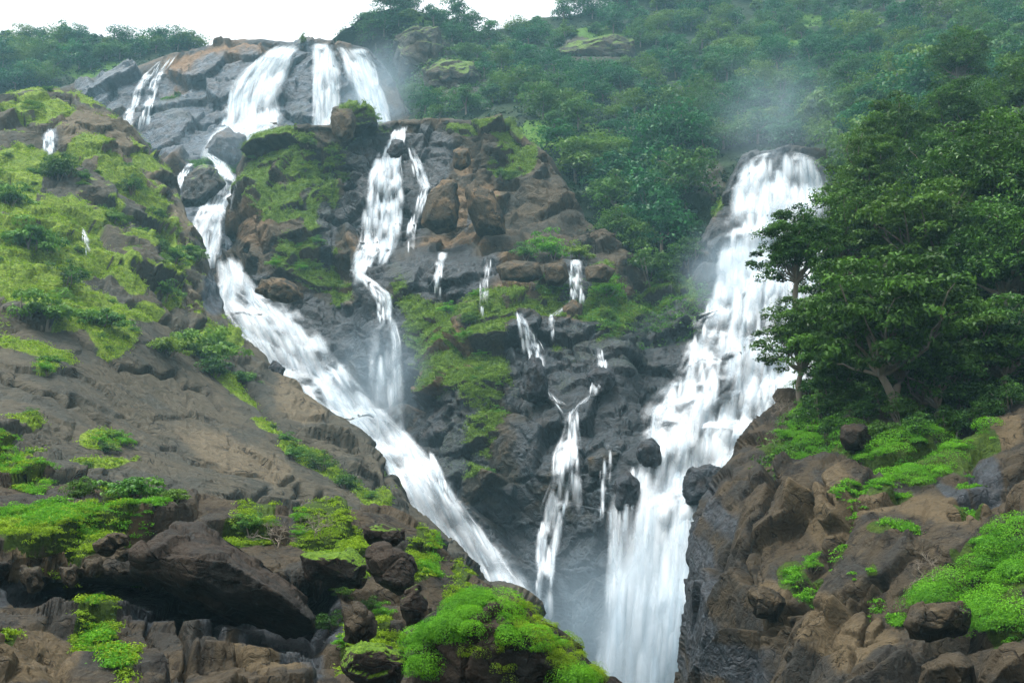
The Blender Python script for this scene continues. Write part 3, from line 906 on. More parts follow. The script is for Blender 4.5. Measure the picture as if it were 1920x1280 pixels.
rng = np.random.default_rng(5)
bare = [(790, 112, 48, 60), (850, 155, 55, 40), (1120, 105, 78, 36), (1330, 380, 42, 60), (960, 235, 60, 22), (1770, 15, 90, 16), (1080, 262, 90, 14, 10)]
count = 0
v = -30.0
while v < 560:
    step = 24 if v < 120 else (27 if v < 260 else 34)
    u = -60.0 + rng.uniform(0, 40)
    while u < 1960:
        far = u < 560
        uu, vv = u + rng.uniform(-14, 14), v + rng.uniform(-9, 9)
        if not in_any(uu, vv, bare) and count < 560:
            h = hit(uu, vv, TERRAIN)
            if h and h[3] in ('forest_hillside', 'far_hill'):
                near = h[0].y < 290
                hidden = uu > 1640 and vv > 330 - (uu - 1640) * 0.5          # behind the near trees
                if not hidden:
                    k = int(rng.integers(0, len(FAR_TREES)))
                    sc = rng.uniform(0.8, 1.55) * (1.0 if h[3] == 'forest_hillside' else 1.15) * (1.25 if near else 1.0)
                    shp = ('broad domed', 'tall round', 'wide flat-topped', 'small slender', 'large full-crowned', 'low spreading')[k]
                    if h[3] == 'far_hill':
                        grp = 'trees on the far hill'
                        lab = shp + (' hazy tree against the sky on the far hill' if vv < 100 else ' hazy tree on the far hill above the left slope')
                    elif near:
                        grp = 'trees on the lower wooded slope'
                        lab = shp + (' green tree in the spray above the right fall' if uu > 1340 else (' green tree just above the ledge with the small fall' if vv > 380 else ' green tree on the lower wooded slope'))
                    else:
                        grp = 'trees on the upper hillside'
                        lab = shp + ' hazy tree ' + ('on the bluff beside the top fall' if uu < 900 else ('on the hillside over the right fall' if uu > 1300 else ('near the rocky outcrop of the hillside' if vv < 140 else 'on the slope behind the central cliff')))
                    put(FAR_TREES[k], 'tree', h[0] - Vector((0, 0, 0.6)), rng.uniform(0, 6.28), (sc, sc, sc * rng.uniform(0.8, 1.15)), lab, 'tree', grp)
                    count += 1
        u += step * rng.uniform(1.35, 2.0) * (1.15 if v > 260 else 1.0) * (0.6 if far else 1.0)
    v += step
print('far trees', count)


# ------------------------------------------------------------------ low green growth that covers rock ('stuff')
def tufts(name, src, items, n, r, k, leaf, mat, seed, flat=0.5, aspect=0.35, lift=0.0, use_moss=False, rvar=0.4, parent=None, thr=0.5, low=-0.1, spread=0.45, fuzz=0.18, inner=0.55):
    rng = np.random.default_rng(seed)
    if isinstance(src, str):
        S = SHEETS[src]
        P, N, U, V = (S['P'].reshape(-1, 3), S['N'].reshape(-1, 3), S['U'].ravel(), S['V'].ravel())
        w = S['moss'].ravel() if use_moss else ellipses(U, V, items, seed, 0.35, 45.0)
        w = w * (N[:, 2] > -0.25)
    else:
        P, N, U, V = src
        w = ellipses(U, V, items, seed, 0.3, 30.0) * (N[:, 2] > -0.3) * ((N * P).sum(1) < 0)
    ok = np.where(w > thr)[0]
    if len(ok) == 0:
        print('no place for', name); return None
    pk = rng.choice(ok, n)
    C = P[pk] + N[pk] * lift
    Rc = r * (1 + rvar * rng.normal(size=n)).clip(0.35, 2.2)
    v, f, tint = dome_leaves(C, Rc, k, leaf, rng, flat, low, spread, aspect, fuzz, inner)
    ob = mesh_obj(name, v, f, [mat], {'tint': tint}, smooth_shade=False, parent=parent)
    ob['kind'] = 'stuff'
    return ob


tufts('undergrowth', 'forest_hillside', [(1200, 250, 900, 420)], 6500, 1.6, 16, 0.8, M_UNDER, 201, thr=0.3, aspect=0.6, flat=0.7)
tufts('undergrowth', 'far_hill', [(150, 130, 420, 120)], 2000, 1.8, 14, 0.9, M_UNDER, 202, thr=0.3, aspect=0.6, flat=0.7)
tufts('cliff_greenery', 'central_cliff', [], 7500, 0.7, 13, 0.40, M_BUSH, 203, use_moss=True)
tufts('cliff_greenery', 'headwall_cliff', [], 900, 0.9, 10, 0.6, M_BUSH, 204, use_moss=True)
tufts('slope_grass', 'rock_slope', [], 9000, 0.7, 16, 0.34, M_YGRASS, 205, use_moss=True)
tufts('bluff_scrub', 'forest_hillside', [(690, 130, 80, 120), (800, 150, 120, 90)], 600, 2.2, 22, 0.8, M_FARLEAF, 212, thr=0.4, aspect=0.6, flat=0.7)
tufts('bank_undergrowth', 'wooded_bank', [(1750, 650, 420, 420), (2200, 600, 300, 450)], 4200, 1.0, 26, 0.30, M_NEARLEAF, 206, thr=0.2, aspect=0.5)
tufts('cliff_top_bushes', 'central_cliff', [(1200, 600, 130, 50), (1130, 540, 30, 50), (1260, 555, 70, 40), (1050, 540, 40, 20)], 650, 1.2, 20, 0.5, M_BUSH, 207)
# bright grass cushions on the near rock on the right
CUSH = [(1745, 850, 120, 26), (1720, 890, 80, 22), (1800, 840, 70, 30), (1640, 845, 60, 12), (1880, 1090, 80, 50), (1850, 1150, 50, 50), (1900, 1040, 60, 22), (1790, 1100, 60, 16), (1770, 1130, 60, 14), (1900, 1190, 40, 20), (1480, 840, 40, 14), (1540, 800, 80, 26), (1600, 835, 40, 16)]
tufts('grass_cushion', 'near_rock_face', CUSH, 800, 0.36, 70, 0.10, M_GRASS, 208, lift=0.12, flat=0.6, spread=0.25)
tufts('grass_mound', 'near_rock_face', CUSH, 150, 0.85, 750, 0.095, M_GRASS, 213, lift=0.1, flat=0.6, aspect=0.4, spread=0.2, fuzz=0.06, inner=0.8)
tufts('rock_grass', 'near_rock_face', [(1650, 935, 60, 10, -8), (1610, 960, 16, 30), (1830, 962, 28, 10), (1690, 1003, 40, 7, 10), (1578, 1052, 30, 6, -40), (1480, 1075, 22, 18), (1525, 1042, 16, 9), (1640, 1080, 7, 12), (1610, 1090, 6, 8), (1510, 1095, 26, 9, -35), (1640, 1130, 10, 18), (1680, 1170, 14, 12), (1820, 915, 18, 12)],
      330, 0.26, 45, 0.14, M_GRASS, 209, lift=0.05)
# the left bank
tufts('bank_grass', 'near_rock_bank', [], 2600, 0.26, 40, 0.12, M_YGRASS, 210, use_moss=True, lift=0.04)
tufts('grass_cushion', 'near_rock_bank', [(200, 985, 100, 16), (250, 1000, 50, 14), (90, 985, 60, 18), (50, 900, 50, 14, 25), (180, 1190, 28, 30, 60), (210, 1240, 22, 40, -20), (800, 1070, 22, 26, 40), (60, 960, 70, 14), (20, 870, 40, 14, 20), (120, 1010, 90, 16), (285, 985, 30, 10)], 1500, 0.27, 50, 0.12, M_GRASS, 211, lift=0.06)


# ------------------------------------------------------------------ bushes
def bush_mesh(name, seed, rx, rz, nclump, k, leaf, mat, flat=0.55, stems=6):
    rng = np.random.default_rng(seed)
    C = crown_clumps(rng, nclump, rx, rx, rz, rz * 0.5, 0.66, -0.6)
    Rc = rng.uniform(0.2, 0.4, nclump) * rx
    v, f, tint = dome_leaves(C, Rc, k, leaf, rng, flat)
    parts = [tube(limb_curve((0, 0, -0.4), c, rng, 0.12, 5), np.linspace(0.05, 0.012, 5) * rx, 4) for c in C[:stems]]
    tv, tf = join(parts)
    ob = mesh_obj(name, v, f, [mat], {'tint': tint}, smooth_shade=False)
    st = mesh_obj('stems', tv, tf, [M_BARK])
    a, b = ob.data, st.data
    bpy.data.objects.remove(ob); bpy.data.objects.remove(st)
    return a, b


BUSHES = [bush_mesh('crown', 300 + i, 1.0, rz, nc, 70, lf, m, fl) for i, (rz, nc, lf, m, fl) in enumerate(
    ((0.62, 30, 0.13, M_BUSH, 0.5), (0.75, 26, 0.13, M_BUSH, 0.6), (0.5, 34, 0.11, M_BUSH, 0.4), (0.8, 34, 0.12, M_NEARLEAF, 0.6), (0.9, 30, 0.11, M_GRASS, 0.6)))]


def bush(u, v, rpx, k, label, group=None, layers=None, name='bush', squash=1.0):
    h = hit(u, v + rpx * 0.35, layers or TERRAIN)
    if not h:
        print('bush misses', u, v); return
    loc = h[0]
    s = rpx * loc.y / F_PX
    e = empty(name, loc - Vector((0, 0, 0.15 * s)), random.uniform(0, 6.28))
    e.scale = (s, s, s * squash)
    for nm, me in (('crown', BUSHES[k][0]), ('stems', BUSHES[k][1])):
        o = bpy.data.objects.new(nm, me)
        COL.objects.link(o); o.parent = e
    tag(e, label, 'bush', group)
    return e


bush(112, 318, 48, 3, 'round dark green bush on the upper left slope beside a thin white trickle')
bush(55, 440, 62, 0, 'broad green bush on the ledge high on the left slope')
bush(20, 370, 45, 1, 'pale green bush above the broad ledge bush on the left slope')
bush(120, 520, 45, 3, 'blue green bush below the yellow grass ledge on the left slope')
bush(90, 575, 70, 0, 'wide yellow green bush over a dark hollow on the left slope')
bush(185, 590, 55, 2, 'spreading yellow green bush at the right end of the ledge scrub')
bush(310, 645, 52, 2, 'small spreading tree-like bush at the left of the slope thicket')
bush(385, 650, 72, 0, 'large airy green bush in the middle of the slope thicket')
bush(450, 705, 42, 2, 'low olive bush at the lower right of the slope thicket')
bush(400, 690, 40, 3, 'dark green bush beneath the large airy slope bush')
bush(250, 910, 75, 2, 'olive flat-topped bush standing above the bright grass of the near left bank')
bush(320, 925, 42, 2, 'yellowish shrub at the right foot of the flat-topped olive bush')
bush(150, 922, 40, 3, 'dark emerald bush left of the flat-topped olive bush')
bush(232, 828, 22, 4, 'bright green tuft bush alone on the bare slab, the taller of two')
bush(190, 826, 20, 4, 'bright green low bush on the bare slab, the flatter of two')
bush(85, 690, 22, 4, 'small bright green tuft at the end of the grass strip on the slab')
bush(310, 545, 34, 1, 'rounded pale green bush on the rim of the left slope')
bush(300, 465, 30, 3, 'dark green bush in the cleft of the left slope rim')
bush(330, 480, 30, 1, 'light green bush on the brown rim of the left slope')
bush(215, 408, 26, 1, 'small pale bush on the brown flank of the left slope')
bush(250, 350, 30, 3, 'dark green bush below the upper edge of the left slope')
bush(600, 870, 34, 3, 'green bush in the seam between the slab and the left cascade')
bush(650, 905, 30, 3, 'lower green bush in the seam beside the left cascade')
bush(550, 850, 22, 1, 'pale bush at the head of the seam beside the left cascade')
bush(1030, 468, 48, 4, 'bright green round bush on the ledge above the central cliff')
bush(985, 472, 30, 1, 'pale green bush left of the bright round ledge bush')
bush(1085, 474, 34, 1, 'pale green bush right of the bright round ledge bush')
bush(1220, 500, 62, 3, 'very dark bush overhanging the ledge right of the small ledge fall')
bush(1290, 480, 50, 3, 'dark bush beside the spray of the right fall')
bush(1140, 545, 34, 4, 'bright green bush right of the small ledge fall')
bush(1180, 445, 60, 3, 'dark broad bush at the foot of the lower wood')
bush(880, 600, 26, 3, 'dark green bush on the lip of the central cliff')
bush(840, 580, 20, 4, 'small palm-like green bush on the lip of the central cliff')
for (uu, vv, rr) in ((1480, 815, 30), (1520, 790, 42), (1570, 800, 40), (1550, 760, 44), (1650, 812, 36), (1720, 800, 40), (1790, 790, 44), (1850, 770, 40), (1620, 770, 40), (1690, 770, 46), (1660, 745, 40), (1740, 760, 50), (1820, 740, 50), (1590, 750, 44), (1890, 745, 50)):
    bush(uu, vv, rr, 3 if rr != 30 else 4, 'creeping green bush on the rim of the near right rock above the slabs' if vv >= 790 else ('leafy bush in the shade at the foot of the big tree trunks' if vv < 765 else 'low bush between the rim of the near right rock and the trunks'), 'bushes under the big trees', ['near_rock_face', 'wooded_bank'])
bush(1520, 1060, 22, 4, 'green fern tuft in the cleft of the near right rock')
bush(690, 1140, 30, 3, 'deep green bush in the hollow below the dark left boulders')
bush(640, 1110, 26, 3, 'green leafy bush in the dark gap right of the overhanging boulder')
bush(620, 1170, 34, 3, 'shaded bush at the foot of the overhanging boulder')
bush(715, 1150, 26, 4, 'bright green bush at the foot of the split dark boulder')
bush(470, 985, 34, 1, 'pale green shrub behind the ridge of the overhanging boulder')
bush(265, 1095, 26, 3, 'small leafy bush hanging in the hollow under the grassy lip')


def shrubs_on(sheet_name, n, spx, ks, labs, group, seed, box=None):
    rg = np.random.default_rng(seed)
    S = SHEETS[sheet_name]
    U, V, mo, P, N = S['U'].ravel(), S['V'].ravel(), S['moss'].ravel(), S['P'].reshape(-1, 3), S['N'].reshape(-1, 3)
    w = (mo > 0.5) & (N[:, 2] > 0.1) & (U > -60) & (U < 1980)
    if box: w &= (U > box[0]) & (U < box[2]) & (V > box[1]) & (V < box[3])
    ok = np.where(w)[0]
    for i in rg.choice(ok, n, replace=False):
        k = int(rg.choice(ks))
        s = rg.uniform(*spx) * P[i, 1] / F_PX
        e = empty('shrub', P[i] - np.array([0, 0, 0.2 * s]), rg.uniform(0, 6.28))
        e.scale = (s, s, s * rg.uniform(0.7, 1.1))
        for nm, me in (('crown', BUSHES[k][0]), ('stems', BUSHES[k][1])):
            o = bpy.data.objects.new(nm, me)
            COL.objects.link(o); o.parent = e
        tag(e, labs[k], 'shrub', group)


KIND = ('loose light green shrub', 'rounded light green shrub', 'flat spreading shrub', 'dark green shrub', 'vivid green shrub')
shrubs_on('rock_slope', 80, (9, 26), (0, 1, 2, 2, 3), [k + ' scattered over the ledges of the left rock slope' for k in KIND], 'shrubs on the left slope', 31)
shrubs_on('central_cliff', 60, (7, 20), (0, 1, 2, 3, 4), [k + ' clinging to the central cliff' for k in KIND], 'shrubs on the central cliff', 32)
shrubs_on('headwall_cliff', 10, (7, 14), (1, 3), [k + ' on the headwall beside the top fall' for k in KIND], 'shrubs on the headwall', 33)
shrubs_on('near_rock_bank', 26, (10, 24), (0, 2, 4), [k + ' on the near left bank' for k in KIND], 'shrubs on the near left bank', 34)

# ------------------------------------------------------------------ near trees on the right
def big_tree_mesh(seed, rx, ry, rz, z0, nclump, k, leaf, leafmat, crad=(0.11, 0.2), flat=0.5, stems=((0, 0),)):
    rng = np.random.default_rng(seed)
    C = crown_clumps(rng, nclump, rx, ry, rz, z0, 0.66, -0.85)
    Rc = rng.uniform(crad[0], crad[1], nclump) * max(rx, rz) * 1.15
    v, f, tint = dome_leaves(C, Rc, k, leaf, rng, flat, -0.45, 0.35, 0.48)
    parts = []
    for i, (sx, sy) in enumerate(stems):
        fork = np.array([sx * 2.2, sy * 2.0, z0 * 0.55])
        parts.append(tube(limb_curve((sx * 0.6, sy * 0.6, -1.2), fork, rng, 0.07, 8), np.linspace(0.26, 0.17, 8), 8))
        mine = [c for j, c in enumerate(C) if j % len(stems) == i]
        for c in mine[:20]:
            mid = fork * 0.45 + c * 0.55 + rng.normal(size=3) * 0.3
            parts.append(tube(limb_curve(fork, mid, rng, 0.1, 5), np.linspace(0.13, 0.06, 5), 5))
            parts.append(tube(limb_curve(mid, c, rng, 0.1, 4), np.linspace(0.06, 0.02, 4), 4))
    tv, tf = join(parts)
    cr = mesh_obj('crown', v, f, [leafmat], {'tint': tint}, smooth_shade=False)
    tr = mesh_obj('trunk', tv, tf, [M_BARK])
    a, b = cr.data, tr.data
    bpy.data.objects.remove(cr); bpy.data.objects.remove(tr)
    return a, b


BIG = [big_tree_mesh(401, 4.6, 4.0, 3.3, 6.2, 190, 105, 0.30, M_NEARLEAF, stems=((-0.3, 0), (0.4, 0.2)), crad=(0.10, 0.19)),
       big_tree_mesh(402, 3.6, 3.6, 3.6, 6.5, 170, 100, 0.26, M_NEARLEAF, stems=((0, 0),), crad=(0.10, 0.2), flat=0.6),
       big_tree_mesh(403, 5.2, 4.5, 4.4, 7.0, 220, 100, 0.32, M_NEARLEAF, stems=((0.2, 0), (-0.5, 0.2)), flat=0.65)]


def big_tree(cu, cv, Y, k, s, rz, label, lean=(0, 0), name='tree', squash=1.0):
    """crown centred on the pixel at distance Y; the trunk runs down to the bank"""
    c = unproject(cu, cv, Y)
    z0 = (6.2, 6.5, 7.0)[k] * s * squash
    e = empty(name, (c[0], c[1], c[2] - z0), rz)
    e.scale = (s, s, s * squash)
    for nm, me in zip(('crown', 'trunk'), BIG[k]):
        o = bpy.data.objects.new(nm, me)
        COL.objects.link(o); o.parent = e
    tag(e, label, 'tree')
    return e


big_tree(1665, 600, 70, 0, 1.32, 0.4, 'broad two-stemmed tree with clustered leaves in front of the dark wood')
big_tree(1790, 640, 74, 0, 0.95, 3.4, 'smaller clustered-leaf tree joined to the right of the two-stemmed tree')
big_tree(1490, 470, 84, 1, 1.05, 1.2, 'blue green tree leaning out over the right fall, its crown against the water', squash=0.85)
big_tree(1500, 635, 80, 1, 0.98, 2.0, 'olive crowned tree below the leaning tree, hanging over the cascade', squash=0.85)
big_tree(1600, 430, 94, 2, 0.95, 0.2, 'dark tree behind the leaning tree at the shoulder of the right fall')
big_tree(1720, 440, 90, 0, 1.35, 2.6, 'tree with pale creeper leaves in the middle of the right wood')
big_tree(1870, 330, 92, 2, 1.25, 1.1, 'tall glossy leaved tree at the top of the near right wood')
big_tree(1770, 330, 106, 2, 1.1, 4.1, 'rounded tree left of the tall glossy leaved tree')
big_tree(1900, 480, 84, 2, 1.1, 0.6, 'shaded tree above the black gap right of the two-stemmed tree')
big_tree(1960, 690, 78, 0, 1.1, 1.9, 'low dark tree at the end of the near right wood')
big_tree(1790, 215, 135, 2, 1.1, 2.2, 'deep green tree on the ridge above the near right wood')
big_tree(1680, 270, 122, 1, 1.5, 0.9, 'dense round tree beyond the near right wood')
big_tree(1930, 170, 150, 2, 1.3, 0.3, 'tall dark tree at the crest of the near right wood')
big_tree(1770, 560, 90, 1, 1.4, 2.9, 'dark tree deep in the wood behind the two-stemmed tree')
big_tree(1590, 700, 84, 1, 1.1, 1.6, 'small shaded tree between the bank and the cascade')
big_tree(1850, 740, 80, 1, 1.1, 5.0, 'squat dark tree filling the foot of the right wood')
big_tree(1700, 740, 84, 1, 1.0, 4.4, 'shadowy undergrowth tree behind the twin stems')
big_tree(1630, 330, 112, 1, 1.3, 3.1, 'mossy green tree above the shoulder of the right fall')
big_tree(1590, 560, 90, 0, 0.95, 5.5, 'tree with yellowish tips between the leaning and the two-stemmed trees')
big_tree(1800, 110, 185, 2, 1.2, 1.0, 'hazier tree on the slope over the ridge tree')
big_tree(2010, 330, 95, 2, 1.3, 2.0, 'dark tree closing the right end of the wood')
big_tree(2020, 560, 84, 2, 1.2, 3.3, 'leafy tree at the far right end of the wood')
big_tree(1560, 700, 76, 1, 0.75, 0.7, 'low leafy tree hiding the foot of the olive crowned tree')
big_tree(1730, 700, 72, 0, 0.85, 5.2, 'low spreading tree in front of the twin stems')
big_tree(1860, 640, 74, 0, 0.95, 2.2, 'bright leaf-tipped tree at the right flank of the two-stemmed tree')
big_tree(2130, 420, 90, 0, 1.4, 0.8, 'tree past the right end of the wood, high on the bank')
big_tree(2150, 640, 76, 1, 1.4, 2.8, 'tree past the right end of the wood, low on the bank')


# ------------------------------------------------------------------ boulders of the near ground
boulder('boulder', 'long dark overhanging boulder with a sloping grey top on the near left bank', [(248, 1035), (290, 1010), (330, 975), (375, 985), (440, 1020), (520, 1080), (575, 1120), (592, 1150), (588, 1185), (540, 1195), (470, 1165), (400, 1135), (330, 1110), (280, 1090), (250, 1070)],
        40, 2.6, M_DARKROCK, 501, 6, size=2.0, moss=0.35, strength=0.22, moss_t=0.8,
        solid=[(330, 974, 44.5), (372, 980, 45), (470, 1040, 45), (560, 1105, 45), (592, 1150, 44), (300, 1004, 41), (250, 1040, 40.2), (246, 1066, 40.5), (262, 1078, 41), (430, 1052, 39.2), (520, 1110, 38.8), (582, 1160, 39.6), (588, 1188, 41.5), (540, 1196, 43), (440, 1160, 44), (330, 1112, 44.5), (300, 1098, 44)])
boulder('boulder', 'split dark boulder standing at the right end of the near left bank', [(680, 1040), (700, 1022), (740, 1022), (775, 1040), (783, 1080), (775, 1110), (745, 1115), (710, 1095), (690, 1075)], 40, 1.2, M_DARKROCK, 502, 5, size=1.4, moss=0.3, strength=0.3)
boulder('boulder', 'small dark capstone on top of the split boulder', [(682, 990), (715, 982), (758, 992), (760, 1012), (740, 1026), (700, 1020), (684, 1008)], 42, 0.8, M_DARKROCK, 503, 4, size=0.9, moss=0.6, strength=0.3)
boulder('boulder', 'upright dark rock under the split boulder', [(755, 1105), (785, 1095), (800, 1125), (795, 1165), (765, 1175), (748, 1140)], 38, 0.7, M_DARKROCK, 504, 4, size=0.9, moss=0.6, strength=0.3)
boulder('boulder', 'dark rock with mossy edge below the capstone', [(560, 1040), (600, 1030), (660, 1035), (690, 1060), (680, 1100), (630, 1100), (580, 1080)], 45, 1.2, M_DARKROCK, 505, 5, size=1.4, moss=0.9, strength=0.3, moss_t=0.35)
boulder('boulder', 'brown angular rock beside the deep green hollow', [(640, 1135), (670, 1130), (705, 1150), (705, 1190), (680, 1212), (648, 1195)], 36, 0.8, M_NEAR, 506, 4, size=0.8, moss=0.3, strength=0.35)
boulder('boulder', 'mossy brown rock at the bottom between the hollow and the moss mound', [(650, 1215), (690, 1205), (750, 1215), (765, 1245), (740, 1290), (670, 1290), (640, 1250)], 31, 0.9, M_DARKROCK, 507, 5, size=1.0, moss=1.0, strength=0.3, moss_t=0.3)
for i, (pl, lab) in enumerate((([(172, 1020), (205, 1000), (222, 1008), (226, 1030), (200, 1042), (178, 1036)], 'flat tan rock set in the grassy lip'), ([(198, 1003), (215, 996), (240, 1006), (244, 1022), (222, 1026)], 'small tan rock leaning on the flat tan rock'), ([(215, 1030), (250, 1026), (262, 1040), (240, 1052), (216, 1046)], 'low tan rock beside the long overhanging boulder'),
                                ([(110, 1060), (140, 1058), (148, 1085), (135, 1105), (118, 1090)], 'brown wedge of rock hanging from the grassy lip'), ([(160, 1050), (190, 1045), (196, 1070), (175, 1085), (158, 1075)], 'brown block at the right end of the grassy lip'), ([(40, 1060), (75, 1062), (80, 1100), (60, 1110), (42, 1090)], 'dark block in the middle of the grassy lip'))):
    boulder('rock', lab, pl, 41.5 - 0.3 * i, 0.6, M_NEAR, 520 + i, 4, size=0.7, strength=0.3, moss=0.4, tan=0.8 if i < 3 else 0.3)
mm = boulder('moss_boulder', 'dark boulder capped with thick bright moss cushions below the falls', [(775, 1210), (800, 1160), (850, 1130), (905, 1112), (960, 1112), (1010, 1150), (1045, 1185), (1075, 1225), (1130, 1260), (1180, 1300), (1150, 1380), (950, 1400), (800, 1360), (765, 1290)],
             27, 2.0, M_DARKROCK, 508, 6, size=1.8, moss=0.9, strength=0.22, moss_t=0.8, cuts=12)
md = ob_data[mm.name]
md_l = (md[0] - np.array(mm.location), md[1], md[2], md[3])


def moss_on(name, items, n, r, k, leaf, mat, seed, lift):
    P, N, U, V = md
    rng = np.random.default_rng(seed)
    # pixel coordinates of the finished surface
    d = P[:, 1] * CP + P[:, 2] * SP
    u = 960 + F_PX * P[:, 0] / d
    v = 640 - F_PX * (-P[:, 1] * SP + P[:, 2] * CP) / d
    items = [(e[0], e[1], e[2] * 0.85, e[3] * 0.8) + tuple(e[4:]) for e in items]
    o = tufts(name, (P, N, u, v), items, n, r, k, leaf, mat, seed, lift=lift, flat=0.75, parent=mm, low=-0.5, spread=0.2, fuzz=0.05, inner=0.85)
    if o:
        o.matrix_parent_inverse.identity()
        o.location = -mm.location
    return o


MOSS = [(885, 1140, 50, 18, -25), (825, 1180, 44, 16, -35), (795, 1200, 26, 16, -45), (865, 1185, 30, 16, -10), (945, 1150, 22, 22, 35), (968, 1190, 24, 20, 30), (1005, 1215, 22, 20), (1045, 1205, 18, 16), (800, 1250, 28, 28), (1085, 1275, 36, 14)]
moss_on('moss', MOSS, 60, 0.36, 1300, 0.045, M_GRASS, 603, 0.0)
moss_on('moss', MOSS, 90, 0.2, 420, 0.04, M_GRASS, 604, 0.03)
moss_on('dry_moss', [(1000, 1170, 60, 40, 40), (1060, 1225, 40, 40, 40), (900, 1225, 40, 12), (940, 1230, 20, 60), (1110, 1265, 30, 20), (960, 1270, 20, 30)], 260, 0.14, 220, 0.03, M_YGRASS, 602, 0.01)

# near right: blocks and boulders
boulder('boulder', 'dark rounded boulder among creepers at the foot of the big trees', [(1578, 800), (1600, 790), (1628, 798), (1634, 825), (1620, 845), (1585, 845), (1574, 822)], 66, 1.2, M_DARKROCK, 530, 4, size=1.4, strength=0.2)
boulder('boulder', 'brown overhanging block with tan streaks below the bright grass', [(1690, 1170), (1710, 1135), (1760, 1125), (1805, 1130), (1818, 1150), (1812, 1185), (1770, 1190), (1740, 1180), (1705, 1200)], 43, 1.6, M_NEAR, 531, 5, size=1.6, strength=0.25, tan=0.6)
boulder('boulder', 'rounded brown boulder at the foot of the near right rock', [(1715, 1290), (1730, 1250), (1765, 1225), (1800, 1220), (1828, 1245), (1832, 1290), (1780, 1330)], 38, 1.3, M_NEAR, 532, 5, size=2.0, strength=0.15)
boulder('boulder', 'large brown boulder beside the bright grass at the corner of the near right rock', [(1838, 1290), (1845, 1235), (1880, 1205), (1940, 1190), (2000, 1230), (2010, 1320), (1900, 1340)], 36, 1.4, M_NEAR, 533, 5, size=2.0, strength=0.18)
boulder('boulder', 'pale brown rock lump in the dark cleft of the near right rock', [(1402, 1110), (1430, 1095), (1465, 1105), (1480, 1130), (1455, 1165), (1415, 1160)], 56, 1.4, M_NEAR, 534, 5, size=1.8, strength=0.2, tan=0.4)

# wet boulders standing in the falls and other rocks of the cliff
for i, (pl, Y, T, lab) in enumerate((
        ([(1190, 850), (1200, 825), (1225, 820), (1240, 840), (1238, 875), (1205, 882)], 158, 2.5, 'wet dark boulder dividing the water at the left of the right cascade'),
        ([(1278, 915), (1290, 878), (1330, 870), (1368, 880), (1372, 915), (1330, 945), (1290, 945)], 150, 3.5, 'large wet boulder parting the lower right fall'),
        ([(1150, 900), (1175, 880), (1200, 900), (1205, 960), (1180, 990), (1155, 960)], 154, 2.0, 'dark wet rock at the left edge of the right fall'),
        ([(385, 285), (400, 250), (430, 240), (460, 255), (468, 290), (440, 310), (400, 308)], 318, 6.0, 'tan streaked dome of rock parting the foot of the top fall'),
        ([(338, 380), (345, 330), (370, 308), (405, 310), (425, 345), (400, 370), (365, 400)], 288, 5.0, 'mossy dark knob of rock between two arms of the upper stream'),
        ([(480, 545), (490, 522), (530, 520), (560, 535), (570, 560), (540, 572), (500, 560)], 208, 3.0, 'bare tan rock at the right bank of the left cascade'),
        ([(500, 690), (515, 675), (535, 690), (530, 712), (508, 712)], 192, 1.6, 'wet stone in the spray at the left rim of the left cascade'),
        ([(726, 285), (735, 262), (755, 262), (762, 280), (750, 296), (732, 297)], 240, 2.0, 'dark rock splitting the head of the central stream'),
        ([(985, 700), (1000, 660), (1025, 690), (1030, 745), (1000, 760), (975, 740)], 176, 2.5, 'grey wet rock under the small fall of the central cliff'),
        ([(1100, 700), (1115, 685), (1150, 690), (1160, 720), (1130, 745), (1100, 735)], 176, 2.2, 'rounded grey wet rock under the thin fall of the central cliff'),
        ([(1100, 860), (1130, 840), (1160, 850), (1165, 885), (1130, 900), (1105, 890)], 162, 2.0, 'broken brown rock between the braided fall and the right fall'))):
    boulder('boulder', lab, pl, Y, T, M_FAR if 'dome' in lab else (M_MID if ('knob' in lab or 'tan rock' in lab or 'broken' in lab) else M_WETROCK), 540 + i, 4, strength=0.3,
            moss=0.8 if 'knob' in lab else 0.0, wet=0.0 if 'bare tan' in lab else 0.75, tan=0.9 if 'tan' in lab else 0.0)
# outcrops of the wooded hillside
for i, (pl, lab) in enumerate((
        ([(738, 66), (775, 48), (822, 52), (840, 92), (832, 150), (792, 168), (752, 152), (738, 110)], 'grey weathered cliff outcrop on the bluff right of the top fall'),
        ([(790, 128), (830, 112), (892, 114), (902, 142), (884, 180), (832, 190), (796, 168)], 'lower dark outcrop with a grassy cap beside the grey cliff outcrop'),
        ([(1036, 98), (1080, 78), (1150, 62), (1190, 75), (1188, 112), (1150, 134), (1080, 128)], 'rocky outcrop with yellow grass on top amid the upper hillside trees'),
        ([(640, 110), (668, 92), (712, 100), (720, 140), (700, 170), (660, 160)], 'mist dimmed outcrop just right of the slanting top fall'))):
    cc = np.array(pl).mean(0)
    hh = hit(cc[0], cc[1], ['forest_hillside'])
    boulder('outcrop', lab, pl, hh[0].y - 2.0, 7.0, M_MID, 580 + i, 5, strength=0.3, moss=0.9, wet=0.3, moss_t=0.35)
